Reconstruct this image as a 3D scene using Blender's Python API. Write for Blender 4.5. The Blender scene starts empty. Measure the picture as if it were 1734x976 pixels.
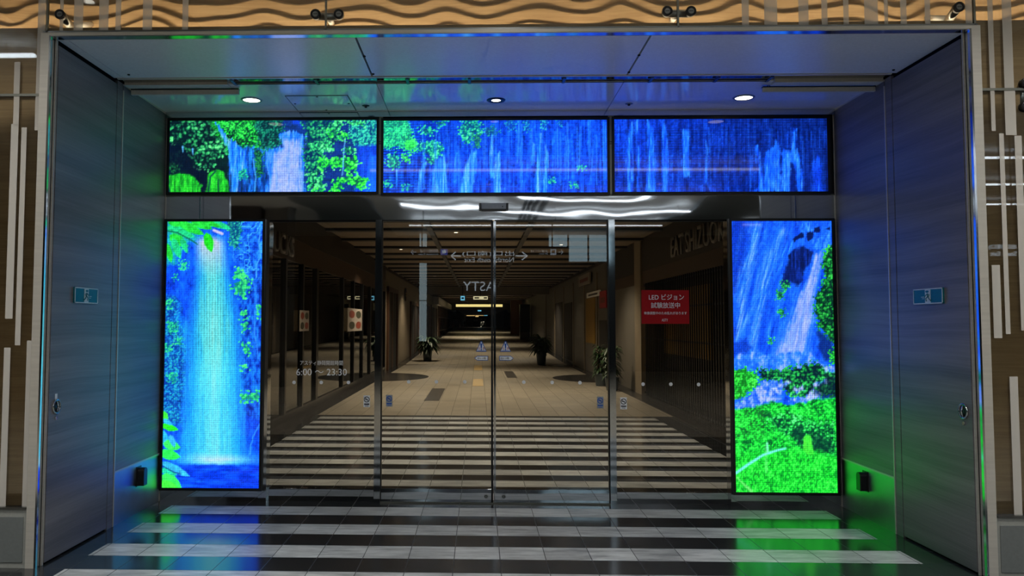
import bpy, bmesh, math, random
import numpy as np
from mathutils import Vector, Matrix
random.seed(7)
C = bpy.context.scene
COL = C.collection

# ------------------------------------------------------------------ camera
FPX, CX, CY, PIT, YAW, ROL, EYE = 1400.0, 770.91, 469.30, 0.05509, -0.02816, 0.00205, 1.53
def cam_axes():
    r0 = Vector((math.cos(YAW), -math.sin(YAW), 0)); fh = Vector((math.sin(YAW), math.cos(YAW), 0)); z = Vector((0, 0, 1))
    F = fh * math.cos(PIT) + z * math.sin(PIT); U = -fh * math.sin(PIT) + z * math.cos(PIT)
    return r0 * math.cos(ROL) + U * math.sin(ROL), U * math.cos(ROL) - r0 * math.sin(ROL), F
R_, U_, F_ = cam_axes()
cd = bpy.data.cameras.new('camera'); cam = bpy.data.objects.new('camera', cd); COL.objects.link(cam)
cd.sensor_width = 36.0; cd.lens = FPX / 1734 * 36; cd.shift_x = (867 - CX) / 1734; cd.shift_y = (CY - 488) / 1734
cd.clip_end = 400; cd.clip_start = 0.05
m = Matrix.Identity(4)
for i in range(3):
    m[i][0], m[i][1], m[i][2] = R_[i], U_[i], -F_[i]
m[0][3], m[1][3], m[2][3] = 0, 0, EYE
cam.matrix_world = m
C.camera = cam
def ray(px, py):
    return F_ + R_ * ((px - CX) / FPX) - U_ * ((py - CY) / FPX)
def onY(px, py, Y):                     # measured point on the plane y = Y
    d = ray(px, py); t = Y / d.y; return d.x * t, EYE + d.z * t
def onX(px, py, X):                     # on the plane x = X -> y, z
    d = ray(px, py); t = X / d.x; return d.y * t, EYE + d.z * t
def onZ(px, py, Z):                     # on the plane z = Z -> x, y
    d = ray(px, py); t = (Z - EYE) / d.z; return d.x * t, d.y * t

# ------------------------------------------------------------------ world, view
C.view_settings.view_transform = 'Standard'; C.view_settings.look = 'None'
C.view_settings.gamma = 1; C.view_settings.use_curve_mapping = False
C.view_settings.exposure = 0.0
w = bpy.data.worlds.new('world'); C.world = w; w.use_nodes = True
w.node_tree.nodes['Background'].inputs[0].default_value = (0.75, 0.85, 1, 1)
w.node_tree.nodes['Background'].inputs[1].default_value = 0.012
C.cycles.use_denoising = True
C.cycles.max_bounces = 10; C.cycles.transparent_max_bounces = 16; C.cycles.glossy_bounces = 6; C.cycles.diffuse_bounces = 4
C.cycles.caustics_reflective = False; C.cycles.caustics_refractive = False
C.cycles.sample_clamp_indirect = 4.0
LED_GAIN = 1.65
LINEAR_POWER = 8.5
CONCOURSE_W, ARCADE_W, COVE_POWER = 185.0, 470.0, 20.0

# ------------------------------------------------------------------ material helpers
MATS = {}
def srgb(*c):
    return tuple((v / 255 / 12.92 if v / 255 <= 0.04045 else ((v / 255 + 0.055) / 1.055) ** 2.4) for v in c) + (1,)
class NT:
    def __init__(s, name):
        s.m = bpy.data.materials.new(name); s.m.use_nodes = True; s.t = s.m.node_tree; s.t.nodes.clear()
        s.out = s.t.nodes.new('ShaderNodeOutputMaterial')
        MATS[name] = s.m
    def n(s, typ, **kw):
        nd = s.t.nodes.new('ShaderNode' + typ)
        for k, v in kw.items():
            if k == 'i':
                for kk, vv in v.items():
                    if isinstance(vv, bpy.types.NodeSocket): s.t.links.new(vv, nd.inputs[kk])
                    else: nd.inputs[kk].default_value = vv
            else: setattr(nd, k, v)
        return nd
    def math(s, op, a, b=0.0, c=0.0):
        return s.n('Math', operation=op, i={0: a, 1: b, 2: c}).outputs[0]
    def mix(s, f, a, b):
        nd = s.n('Mix', data_type='RGBA'); 
        for sock, v in ((nd.inputs[0], f), (nd.inputs[6], a), (nd.inputs[7], b)):
            if isinstance(v, bpy.types.NodeSocket): s.t.links.new(v, sock)
            else: sock.default_value = v
        return nd.outputs[2]
    def pos(s): 
        return s.n('NewGeometry').outputs['Position']
    def noise(s, vec, scale=(1, 1, 1), detail=3, rough=.5, sc=1.0):
        mp = s.n('Mapping', i={'Vector': vec, 'Scale': scale})
        return s.n('TexNoise', i={'Vector': mp.outputs[0], 'Scale': sc, 'Detail': detail, 'Roughness': rough}).outputs[0]
    def ramp(s, f, lo, hi):
        return s.n('MapRange', i={0: f, 1: lo, 2: hi}).outputs[0]
    def end(s, sh):
        s.t.links.new(sh, s.out.inputs[0]); return s.m
    def bump(s, h, strength=.2, dist=.01):
        return s.n('Bump', i={'Height': h, 'Strength': strength, 'Distance': dist}).outputs[0]
def pbr(name, col, rough=.5, metal=0.0, spec=.5, emit=None, es=0.0, speck=0.0, sscale=60, brushed=None, coat=0.0):
    """plain surface with a little procedural variation"""
    t = NT(name); P = t.pos()
    nz = t.noise(P, brushed or (1, 1, 1), 3, .6, 1.0 if brushed else sscale)
    a = tuple(min(1, v * (1 - max(speck, .06))) for v in col[:3]) + (1,); b = tuple(min(1, v * (1 + max(speck, .06))) for v in col[:3]) + (1,)
    i = {'Base Color': t.mix(t.ramp(nz, .3, .7), a, b), 'Roughness': rough, 'Metallic': metal, 'Specular IOR Level': spec, 'Coat Weight': coat}
    if emit: i['Emission Color'] = emit; i['Emission Strength'] = es
    return t.end(t.n('BsdfPrincipled', i=i).outputs[0])
def emis(name, col, s):
    t = NT(name); return t.end(t.n('Emission', i={0: col, 1: s}).outputs[0])

pbr('steel', srgb(150, 152, 150), .28, 1.0, brushed=(2, 2, 90))
pbr('trim_alu', srgb(206, 202, 192), .42, .35, brushed=(2, 2, 60))
pbr('steel_dull', srgb(138, 138, 128), .42, 1.0, brushed=(2, 2, 60))
pbr('steel_polished', srgb(175, 178, 180), .06, 1.0)
pbr('steel_reveal', srgb(200, 206, 212), .12, 1.0, brushed=(2, 2, 40))
pbr('black_metal', srgb(14, 14, 15), .35, .3)
pbr('bezel', srgb(7, 7, 9), .45)
pbr('dark_gap', srgb(4, 4, 5), .8, spec=.1)
pbr('soffit', srgb(222, 228, 234), .13, 0.0, spec=1.0)
pbr('soffit_front', srgb(228, 234, 240), .30, 0.0, spec=1.0)
pbr('grey_paint', srgb(150, 152, 146), .5)
pbr('pale_paint', srgb(190, 190, 182), .5)
pbr('sensor_grey', srgb(170, 176, 184), .4)
pbr('black_plastic', srgb(20, 20, 22), .3)
pbr('white_film', srgb(225, 225, 222), .6)
pbr('ring_chrome', srgb(200, 200, 200), .1, 1.0)
pbr('granite', srgb(52, 44, 38), .25, speck=.6, sscale=140)
pbr('dark_wall', srgb(40, 42, 44), .45, speck=.15, sscale=4)
pbr('concourse_ceiling', srgb(222, 224, 224), .5)
pbr('concourse_bulkhead', srgb(120, 128, 134), .5)
pbr('brown_panel', srgb(58, 40, 26), .45, brushed=(1, 3, 30))
pbr('frieze', srgb(30, 24, 20), .5)
pbr('letter_dull', srgb(120, 112, 104), .5)
pbr('corridor_ceiling', srgb(128, 112, 92), .6, brushed=(8, 30, 1))
pbr('slat_dark', srgb(24, 17, 13), .6)
pbr('beige_stone', srgb(120, 108, 90), .45, speck=.12, sscale=3)
pbr('grey_stone', srgb(95, 90, 82), .45, speck=.1, sscale=3)
pbr('wood_frame', srgb(70, 46, 28), .45, brushed=(30, 30, 3))
pbr('base_stone', srgb(38, 36, 35), .25)
pbr('shop_dark', srgb(34, 29, 25), .7)
pbr('shop_floor', srgb(105, 96, 84), .5)
pbr('yellow_board', srgb(150, 112, 18), .5)
pbr('orange_board', srgb(170, 70, 14), .5)
pbr('red_board', srgb(176, 20, 28), .45)
pbr('poster_paper', srgb(150, 140, 130), .5)
pbr('poster_art', srgb(120, 52, 36), .5)
pbr('poster_dark', srgb(52, 52, 36), .5)
pbr('inlay_dark', srgb(66, 62, 58), .3)
pbr('tactile', srgb(172, 146, 96), .5)
pbr('pot', srgb(62, 76, 84), .35)
pbr('leaf', srgb(40, 62, 30), .5, speck=.5, sscale=20)
pbr('stem', srgb(70, 54, 34), .7)
pbr('sticker_white', srgb(240, 244, 248), .5)
pbr('inset_grey', srgb(112, 117, 116), .4)
pbr('sticker_blue', srgb(20, 84, 178), .5)
pbr('sticker_black', srgb(24, 26, 34), .5)
pbr('sticker_grey', srgb(150, 158, 164), .5)
pbr('sign_red', srgb(160, 10, 20), .6, spec=.2)
pbr('hatch_line', srgb(40, 50, 60), .5)
pbr('inlay_wood', srgb(120, 84, 50), .4)
pbr('exit_teal', srgb(0, 112, 128), .45)
pbr('exit_white', srgb(214, 226, 226), .4)
emis('lamp_white', srgb(255, 250, 235), 5.0)
emis('lamp_dim', srgb(255, 246, 225), 1.6)
emis('linear_white', srgb(236, 246, 255), LINEAR_POWER)
emis('warm_strip', srgb(255, 228, 190), COVE_POWER)
emis('corridor_lamp', srgb(255, 232, 196), 14.0)
emis('sign_glow', srgb(210, 226, 240), 3.2)
emis('sign_glow_dim', srgb(190, 206, 224), 2.2)
emis('column_glow', srgb(196, 222, 232), 2.4)
emis('window_glow', srgb(180, 214, 230), 3.0)
emis('cream_glow', srgb(255, 232, 150), 1.3)
emis('cream_pale', srgb(250, 238, 190), .9)
emis('cyan_glow', srgb(120, 205, 240), 1.1)
emis('shop_glow', srgb(255, 214, 140), .9)
emis('shop_fill_glow', srgb(255, 224, 176), 130.0)
emis('yellow_glow', srgb(255, 190, 20), 1.0)
emis('violet_glow', srgb(90, 110, 220), 2.0)

def glass_mat(name, tint, bump=0.0, scale=1.2, ior=1.5):
    t = NT(name)
    kw = {}
    if bump:
        kw['Normal'] = t.bump(t.noise(t.pos(), (scale, scale, scale * .8), 1, .4), bump, .012)
    fr = t.n('Fresnel', i=dict({'IOR': ior}, **kw)).outputs[0]
    g = t.n('BsdfGlossy', i=dict({'Color': (1, 1, 1, 1), 'Roughness': 0.0}, **kw)).outputs[0]
    tr = t.n('BsdfTransparent', i={0: tint}).outputs[0]
    return t.end(t.n('MixShader', i={0: fr, 1: tr, 2: g}).outputs[0])
glass_mat('door_glass', (.84, .84, .82, 1), .008, .9)
glass_mat('cladding_glass', (.93, .95, .94, 1))
glass_mat('shop_glass', (.82, .82, .80, 1))
def film_mat():
    t = NT('frosted_film')
    d = t.n('BsdfDiffuse', i={0: srgb(236, 232, 224)}).outputs[0]
    tr = t.n('BsdfTransparent', i={0: (1, 1, 1, 1)}).outputs[0]
    return t.end(t.n('MixShader', i={0: .5, 1: tr, 2: d}).outputs[0])
film_mat()
def mirror_mat():
    t = NT('mirror_header')
    nz = t.noise(t.pos(), (1.1, 1.1, 1.6), 1.5, .45)
    b = t.bump(nz, .13, .05)
    return t.end(t.n('BsdfPrincipled', i={'Base Color': srgb(176, 178, 180), 'Metallic': 1.0, 'Roughness': .03, 'Normal': b}).outputs[0])
mirror_mat()
def kick_mat():
    t = NT('kick_steel'); P = t.pos()
    n1 = t.noise(P, (3, 3, 3), 4, .65)
    b = t.bump(t.noise(P, (14, 14, 10), 3), .10, .004)
    return t.end(t.n('BsdfPrincipled', i={'Base Color': t.mix(n1, srgb(150, 155, 160), srgb(210, 214, 218)), 'Metallic': 1.0, 'Roughness': t.ramp(n1, -.5, 2.0), 'Normal': b}).outputs[0])
kick_mat()
def laminate():
    t = NT('laminate'); P = t.pos()
    # horizontal figured grain that wanders a little in height
    sep = t.n('SeparateXYZ', i={0: P}); 
    warp = t.noise(P, (.6, .6, .6), 2)
    zz = t.math('MULTIPLY_ADD', warp, .10, sep.outputs[2])
    vec = t.n('CombineXYZ', i={0: sep.outputs[0], 1: t.math('MULTIPLY', sep.outputs[1], .035), 2: zz}).outputs[0]
    a = t.noise(vec, (1, 9, 9), 5, .55); b = t.noise(vec, (1, 40, 90), 3, .6)
    f = t.math('MULTIPLY_ADD', b, .28, t.math('MULTIPLY', a, .8))
    col = t.mix(t.ramp(f, .36, .76), srgb(96, 94, 98), srgb(142, 139, 140))
    return t.end(t.n('BsdfPrincipled', i={'Base Color': col, 'Roughness': .40, 'Specular IOR Level': .45, 'Normal': t.bump(b, .02, .002)}).outputs[0])
laminate()
def veneer(name, c0, c1, rough=.45):
    t = NT(name); P = t.pos()
    a = t.noise(P, (1.4, 1, 22), 5, .6); b = t.noise(P, (5, 3, 150), 3, .6); c = t.noise(P, (.5, .5, 1.6), 1)
    f = t.math('MULTIPLY_ADD', b, .4, t.math('MULTIPLY_ADD', a, .5, t.math('MULTIPLY', c, .25)))
    return t.end(t.n('BsdfPrincipled', i={'Base Color': t.mix(t.ramp(f, .38, .76), c0, c1), 'Roughness': rough, 'Specular IOR Level': .3}).outputs[0])
veneer('veneer_panel', srgb(166, 130, 90), srgb(210, 174, 128))
veneer('veneer_wave', srgb(166, 134, 96), srgb(212, 180, 136))

TILE, ROW0, PER, XOFF = .297, 6.630, .594, .140
def floor_mat():
    t = NT('floor_tiles'); P = t.pos(); s = t.n('SeparateXYZ', i={0: P}); x, y = s.outputs[0], s.outputs[1]
    fy = t.math('FRACT', t.math('DIVIDE', t.math('SUBTRACT', y, ROW0 - PER * 40), PER))
    st = t.math('LESS_THAN', fy, .5)
    inx = t.math('MULTIPLY', t.math('GREATER_THAN', x, -2.56), t.math('LESS_THAN', x, 2.835))
    iny = t.math('LESS_THAN', y, 13.7)
    white = t.math('MULTIPLY', st, t.math('MULTIPLY', inx, iny))
    plain = t.math('MULTIPLY', t.math('GREATER_THAN', y, 13.7), t.math('MULTIPLY', t.math('GREATER_THAN', x, -2.66), t.math('LESS_THAN', x, 3.2)))
    near = t.math('LESS_THAN', y, 3.0)
    plain = t.math('MAXIMUM', plain, near)
    # joints
    fx = t.math('FRACT', t.math('DIVIDE', t.math('SUBTRACT', x, XOFF - TILE * 80), TILE))
    ty = t.math('FRACT', t.math('DIVIDE', t.math('SUBTRACT', y, ROW0 - PER * 40), TILE))
    def edge(f, wd): return t.math('LESS_THAN', t.math('ABSOLUTE', t.math('SUBTRACT', t.math('FRACT', t.math('ADD', f, .5)), .5)), wd)
    joint = t.math('MAXIMUM', edge(fx, .0085), edge(ty, .006))
    grain = t.noise(P, (3.5, 16, 1), 5, .68); blot = t.noise(P, (1.2, 1.2, 1), 2)
    cell = t.n('TexWhiteNoise', noise_dimensions='2D', i={'Vector': t.n('CombineXYZ', i={0: t.math('FLOOR', t.math('DIVIDE', t.math('SUBTRACT', x, XOFF), TILE)), 1: t.math('FLOOR', t.math('DIVIDE', t.math('SUBTRACT', y, ROW0), TILE)), 2: 0}).outputs[0]}).outputs[0]
    wcol = t.mix(t.ramp(t.math('MULTIPLY_ADD', cell, .12, grain), .36, .74), srgb(122, 125, 127), srgb(208, 211, 210))
    pcol = t.mix(t.ramp(t.math('MULTIPLY_ADD', cell, .3, grain), .4, .9), srgb(134, 126, 112), srgb(166, 156, 138))
    dcol = t.mix(t.ramp(blot, .3, .7), srgb(34, 36, 38), srgb(44, 46, 48))
    base = t.mix(white, dcol, wcol); base = t.mix(plain, base, pcol)
    light = t.math('MAXIMUM', white, plain)
    jc = t.mix(light, srgb(46, 48, 50), srgb(30, 31, 32))
    base = t.mix(joint, base, jc)
    rough = t.math('MULTIPLY_ADD', light, .16, t.math('MULTIPLY_ADD', grain, .05, .13))
    rough = t.math('MULTIPLY_ADD', joint, .3, rough)
    spec = t.math('MULTIPLY_ADD', light, -.12, .62)
    nb = t.bump(t.math('SUBTRACT', 1.0, joint), .25, .002)
    return t.end(t.n('BsdfPrincipled', i={'Base Color': base, 'Roughness': rough, 'Specular IOR Level': spec, 'Normal': nb}).outputs[0])
floor_mat()
def led_mat():
    t = NT('led_display')
    at = t.n('Attribute', attribute_name='picture').outputs['Color']
    s = t.n('SeparateXYZ', i={0: t.pos()})
    def dots(v, p): return t.math('MULTIPLY_ADD', t.math('COSINE', t.math('MULTIPLY', v, 2 * math.pi / p)), .5, .5)
    g = t.math('MULTIPLY', t.math('MULTIPLY_ADD', dots(s.outputs[0], .0158), .34, .80), t.math('MULTIPLY_ADD', dots(s.outputs[2], .0158), .42, .76))
    c = t.n('VectorMath', operation='SCALE', i={0: at, 'Scale': g}).outputs[0]
    return t.end(t.n('BsdfPrincipled', i={'Base Color': (.006, .006, .008, 1), 'Roughness': .03, 'Specular IOR Level': .28, 'Emission Color': c, 'Emission Strength': LED_GAIN}).outputs[0])
led_mat()

# ------------------------------------------------------------------ mesh builder
WORLD = {}
class MB:
    def __init__(s): s.v = []; s.f = []; s.mi = []; s.sm = []
    def add(s, vs, fs, mi=0, smooth=False):
        o = len(s.v); s.v += [tuple(p) for p in vs]
        for f in fs: s.f.append([i + o for i in f]); s.mi.append(mi); s.sm.append(smooth)
        return s
    def box(s, x0, x1, y0, y1, z0, z1, mi=0):
        x0, x1 = sorted((x0, x1)); y0, y1 = sorted((y0, y1)); z0, z1 = sorted((z0, z1))
        v = [(x, y, z) for z in (z0, z1) for y in (y0, y1) for x in (x0, x1)]
        return s.add(v, [(0, 2, 3, 1), (4, 5, 7, 6), (0, 1, 5, 4), (2, 6, 7, 3), (0, 4, 6, 2), (1, 3, 7, 5)], mi)
    def tube(s, pts, r, n=12, mi=0, caps=True):
        pts = [Vector(p) for p in pts]; rs = r if isinstance(r, (list, tuple)) else [r] * len(pts)
        vs = []; up = None
        for k, p in enumerate(pts):
            d = (pts[min(k + 1, len(pts) - 1)] - pts[max(k - 1, 0)]).normalized()
            a = (Vector((0, 0, 1)) if abs(d.z) < .9 else Vector((1, 0, 0))) if up is None else up
            u = (a - d * a.dot(d)).normalized(); up = u; wv = d.cross(u)
            for j in range(n):
                an = 2 * math.pi * j / n; vs.append(p + (u * math.cos(an) + wv * math.sin(an)) * rs[k])
        fs = [(k * n + j, k * n + (j + 1) % n, (k + 1) * n + (j + 1) % n, (k + 1) * n + j) for k in range(len(pts) - 1) for j in range(n)]
        s.add(vs, fs, mi, True)
        if caps:
            o = len(s.v) - len(vs)
            s.f.append([o + j for j in range(n)][::-1]); s.mi.append(mi); s.sm.append(False)
            s.f.append([o + (len(pts) - 1) * n + j for j in range(n)]); s.mi.append(mi); s.sm.append(False)
        return s
    def prism(s, poly, axis, a0, a1, mi=0):
        """poly: 2D points on the plane across `axis`"""
        n = len(poly)
        def P(p, a):
            return {'y': (p[0], a, p[1]), 'x': (a, p[0], p[1]), 'z': (p[0], p[1], a)}[axis]
        v = [P(p, a0) for p in poly] + [P(p, a1) for p in poly]
        f = [tuple(range(n)), tuple(range(2 * n - 1, n - 1, -1))] + [(i, i + n, (i + 1) % n + n, (i + 1) % n) for i in range(n)]
        return s.add(v, f, mi)
    def lathe(s, c, prof, n=24, mi=0):
        vs = []; fs = []
        for (r, z) in prof:
            for j in range(n):
                a = 2 * math.pi * j / n; vs.append((c[0] + r * math.cos(a), c[1] + r * math.sin(a), c[2] + z))
        for k in range(len(prof) - 1):
            for j in range(n): fs.append((k * n + j, k * n + (j + 1) % n, (k + 1) * n + (j + 1) % n, (k + 1) * n + j))
        return s.add(vs, fs, mi, True)
    def torus(s, c, R, r, axis='x', n=24, k=8, mi=0):
        vs = []
        for i in range(n):
            a = 2 * math.pi * i / n
            for j in range(k):
                b = 2 * math.pi * j / k; rr = R + r * math.cos(b); q = (rr * math.cos(a), rr * math.sin(a), r * math.sin(b))
                q = {'x': (q[2], q[0], q[1]), 'y': (q[0], q[2], q[1]), 'z': q}[axis]
                vs.append((c[0] + q[0], c[1] + q[1], c[2] + q[2]))
        fs = [(i * k + j, ((i + 1) % n) * k + j, ((i + 1) % n) * k + (j + 1) % k, i * k + (j + 1) % k) for i in range(n) for j in range(k)]
        return s.add(vs, fs, mi, True)
    def build(s, name, mats, parent=None, bevel=0.0, segs=2):
        V = np.array(s.v, float); lo, hi = V.min(0), V.max(0); c = Vector(((lo[0] + hi[0]) / 2, (lo[1] + hi[1]) / 2, lo[2]))
        me = bpy.data.meshes.new(name); me.from_pydata([tuple(Vector(p) - c) for p in s.v], [], s.f)
        for mt in ([mats] if isinstance(mats, str) else mats): me.materials.append(MATS[mt])
        for p, a, b in zip(me.polygons, s.mi, s.sm): p.material_index = a; p.use_smooth = b
        bm = bmesh.new(); bm.from_mesh(me); bmesh.ops.recalc_face_normals(bm, faces=bm.faces)
        if bevel: bmesh.ops.bevel(bm, geom=list(bm.edges), offset=bevel, segments=segs, profile=.5, affect='EDGES')
        bm.to_mesh(me); bm.free(); me.update()
        o = bpy.data.objects.new(name, me); COL.objects.link(o)
        link(o, c, parent); return o
def link(o, c, parent):
    WORLD[o.name] = Vector(c); pw = Vector((0, 0, 0))
    if parent: o.parent = parent; pw = WORLD[parent.name]
    o.location = Vector(c) - pw
def tag(o, label=None, cat=None, group=None, kind=None):
    if label: o['label'] = label
    if cat: o['category'] = cat
    if group: o['group'] = group
    if kind: o['kind'] = kind
    return o
def thing(name, loc, label, cat, group=None):
    o = bpy.data.objects.new(name, None); o.empty_display_size = .1; COL.objects.link(o); link(o, loc, None); return tag(o, label, cat, group)
def frame(name, loc):
    o = bpy.data.objects.new(name, None); o.empty_display_size = .1; COL.objects.link(o); link(o, loc, None); o['kind'] = 'structure'; return o
def struct(mb, name, mats, **k):
    o = mb.build(name, mats, **k)
    if o.parent is None: o['kind'] = 'structure'
    return o
def text(name, body, mat, org, xdir, zdir, width=None, height=None, parent=None, depth=.002, bold=False, mirror=False):
    """lettering laid on a plane; org = lower left corner of its box, xdir reading direction"""
    cu = bpy.data.curves.new('lettering', 'FONT'); cu.body = body; cu.size = 1; cu.resolution_u = 3; cu.extrude = 0
    if bold: cu.offset = .006
    ob = bpy.data.objects.new('lettering', cu); COL.objects.link(ob)
    dg = bpy.context.evaluated_depsgraph_get(); me = bpy.data.meshes.new_from_object(ob.evaluated_get(dg))
    bpy.data.objects.remove(ob); 
    bm = bmesh.new(); bm.from_mesh(me); bmesh.ops.remove_doubles(bm, verts=bm.verts, dist=1e-5)
    V = np.array([v.co[:] for v in bm.verts]); lo, hi = V.min(0), V.max(0); s = hi - lo
    sx = width / s[0] if width else height / s[1]; sy = height / s[1] if height else sx
    X, Z = Vector(xdir).normalized(), Vector(zdir).normalized(); N = X.cross(Z)
    O = Vector(org)
    for v in bm.verts:
        a = (v.co.x - lo[0]) * sx; b = (v.co.y - lo[1]) * sy
        v.co = O + X * a + Z * b
    ex = bmesh.ops.extrude_face_region(bm, geom=list(bm.faces))
    bmesh.ops.translate(bm, verts=[e for e in ex['geom'] if isinstance(e, bmesh.types.BMVert)], vec=N * depth)
    bmesh.ops.recalc_face_normals(bm, faces=bm.faces)
    Vw = np.array([v.co[:] for v in bm.verts]); lo, hi = Vw.min(0), Vw.max(0); c = Vector(((lo[0] + hi[0]) / 2, (lo[1] + hi[1]) / 2, lo[2]))
    bmesh.ops.translate(bm, verts=bm.verts, vec=-c)
    m2 = bpy.data.meshes.new(name); bm.to_mesh(m2); bm.free(); bpy.data.meshes.remove(me); bpy.data.curves.remove(cu)
    m2.materials.append(MATS[mat]); o = bpy.data.objects.new(name, m2); COL.objects.link(o); link(o, c, parent); return o
FRONT = ((1, 0, 0), (0, 0, 1))            # lettering read by somebody standing in the concourse
BACKWARD = ((-1, 0, 0), (0, 0, 1))        # lettering read from inside, facing the entrance

# ------------------------------------------------------------------ measured frame of the entrance
XL, XR, YF, YN, YD, YK, ZT, ZK, ZD = -2.733, 3.042, 7.103, 5.207, 6.088, 6.194, 3.358, .394, 3.340
CORL, CORR, ZC = -2.95, 3.5, 3.33         # corridor walls and ceiling
CONC_Z = 4.30

# floor: concourse, entrance and arcade, rising gently at the far end
fl = MB(); ys = [-14, 6, 30, 92]; zs = [0, 0, 0, 1.0]
for k in range(3):
    fl.add([(-14, ys[k], zs[k]), (14, ys[k], zs[k]), (14, ys[k + 1], zs[k + 1]), (-14, ys[k + 1], zs[k + 1])], [(0, 1, 2, 3)])
    fl.add([(-14, ys[k], zs[k] - .15), (14, ys[k], zs[k] - .15), (14, ys[k + 1], zs[k + 1] - .15), (-14, ys[k + 1], zs[k + 1] - .15)], [(3, 2, 1, 0)])
floor = struct(fl, 'floor', 'floor_tiles')

# ------------------------------------------------------------------ pictures playing on the LED screens
class Canvas:
    """colours (as seen) over a grid; coordinates are a surveyor's grid over the entrance front"""
    def __init__(s, tl, tr, br, bl, step, seed):
        s.nw = int(abs(tr[0] - tl[0]) / step); s.nh = int(abs(bl[1] - tl[1]) / step)
        u = np.linspace(0, 1, s.nw)[None, :]; v = np.linspace(0, 1, s.nh)[:, None]
        s.X = (tl[0] * (1 - v) + bl[0] * v) * (1 - u) + (tr[0] * (1 - v) + br[0] * v) * u
        s.Y = (tl[1] * (1 - u) + tr[1] * u) * (1 - v) + (bl[1] * (1 - u) + br[1] * u) * v
        s.c = np.zeros((s.nh, s.nw, 3)); s.seed = seed
    def rnd(s, ix, iy, k=0):
        n = (ix.astype(np.int64) * 374761393 + iy.astype(np.int64) * 668265263 + (s.seed * 1013 + k) * 2147483647) & 0xffffffff
        n = ((n ^ (n >> 13)) * 1274126177) & 0xffffffff
        return ((n ^ (n >> 16)) & 0xffff) / 65535.0
    def noise(s, sx, sy, k=0, oct=3, rot=0.0):
        X, Y = s.X + s.Y * rot, s.Y; r = 0; a = 1; tot = 0
        for o in range(oct):
            x, y = X / sx * 2 ** o, Y / sy * 2 ** o; ix, iy = np.floor(x), np.floor(y); fx, fy = x - ix, y - iy
            fx = fx * fx * (3 - 2 * fx); fy = fy * fy * (3 - 2 * fy); kk = k * 17 + o
            r = r + a * ((s.rnd(ix, iy, kk) * (1 - fx) + s.rnd(ix + 1, iy, kk) * fx) * (1 - fy) + (s.rnd(ix, iy + 1, kk) * (1 - fx) + s.rnd(ix + 1, iy + 1, kk) * fx) * fy)
            tot += a; a *= .55
        return r / tot
    def poly(s, pts, wob=0.0, soft=1.0, k=0, extra=0.0):
        X, Y = s.X, s.Y
        if wob:
            X = X + (s.noise(7, 7, 40 + k, 3) - .5) * 2 * wob; Y = Y + (s.noise(7, 7, 41 + k, 3) - .5) * 2 * wob
        inside = np.zeros(X.shape, bool); dist = np.full(X.shape, 1e9)
        for (x0, y0), (x1, y1) in zip(pts, pts[1:] + pts[:1]):
            cond = ((y0 > Y) != (y1 > Y))
            with np.errstate(divide='ignore', invalid='ignore'):
                xi = (x1 - x0) * (Y - y0) / (y1 - y0 + 1e-12) + x0
            inside ^= cond & (X < xi)
            dx, dy = x1 - x0, y1 - y0; t = np.clip(((X - x0) * dx + (Y - y0) * dy) / (dx * dx + dy * dy + 1e-9), 0, 1)
            dist = np.minimum(dist, np.hypot(X - x0 - t * dx, Y - y0 - t * dy))
        sd = np.where(inside, dist, -dist) + extra
        return np.clip(sd / soft + .5, 0, 1)
    def line(s, pts, wd, soft=1.0, wob=0.0, k=0):
        X, Y = s.X, s.Y
        if wob: X = X + (s.noise(5, 9, 60 + k, 2) - .5) * 2 * wob
        dist = np.full(X.shape, 1e9); N = len(pts) - 1
        for i, ((x0, y0), (x1, y1)) in enumerate(zip(pts, pts[1:])):
            dx, dy = x1 - x0, y1 - y0; t = np.clip(((X - x0) * dx + (Y - y0) * dy) / (dx * dx + dy * dy + 1e-9), 0, 1)
            if isinstance(wd, tuple): ww = wd[0] + (wd[1] - wd[0]) * (i + t) / N
            else: ww = wd
            dist = np.minimum(dist, np.hypot(X - x0 - t * dx, Y - y0 - t * dy) - ww)
        return np.clip(.5 - dist / soft, 0, 1)
    def put(s, mask, col):
        if isinstance(col, (tuple, list)): col = np.array(col, float) / 255
        s.c = s.c * (1 - mask[..., None]) + col * mask[..., None]
    def lerp(s, f, *cols):
        f = np.clip(f, 0, 1) * (len(cols) - 1); i = np.clip(np.floor(f).astype(int), 0, len(cols) - 2); t = (f - i)[..., None]
        A = np.array(cols, float) / 255; return A[i] * (1 - t) + A[i + 1] * t
    def leaves(s, size, k=0, asp=1.0):
        """cellular leaf texture: bright leaf bodies, dark gaps"""
        x, y = s.X / size, s.Y / (size * asp); ix, iy = np.floor(x), np.floor(y); best = np.full(x.shape, 9.0); br = np.zeros(x.shape)
        for dx in (-1, 0, 1):
            for dy in (-1, 0, 1):
                cx, cy = ix + dx, iy + dy; px = cx + s.rnd(cx, cy, 70 + k); py = cy + s.rnd(cx, cy, 71 + k)
                an = s.rnd(cx, cy, 73 + k) * 3.14; ux, uy = x - px, y - py
                a = ux * np.cos(an) + uy * np.sin(an); b = -ux * np.sin(an) + uy * np.cos(an)
                d = np.hypot(a, b * 1.6); q = d < best
                best = np.where(q, d, best); br = np.where(q, s.rnd(cx, cy, 72 + k), br)
        return np.clip(br * 1.15 - np.clip(best - .3, 0, 1) * 1.1 + .1, 0, 1)
    def bush(s, pts, cols, size=4, wob=4, k=0, clump=14, soft=1.5):
        f = s.leaves(size, k) * .85 + s.noise(clump, clump, 30 + k, 3) * .85 - .48
        s.put(s.poly(pts, wob, soft, k, (s.leaves(size, k) - .40) * size * 1.9), s.lerp(f, *cols))
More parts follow.
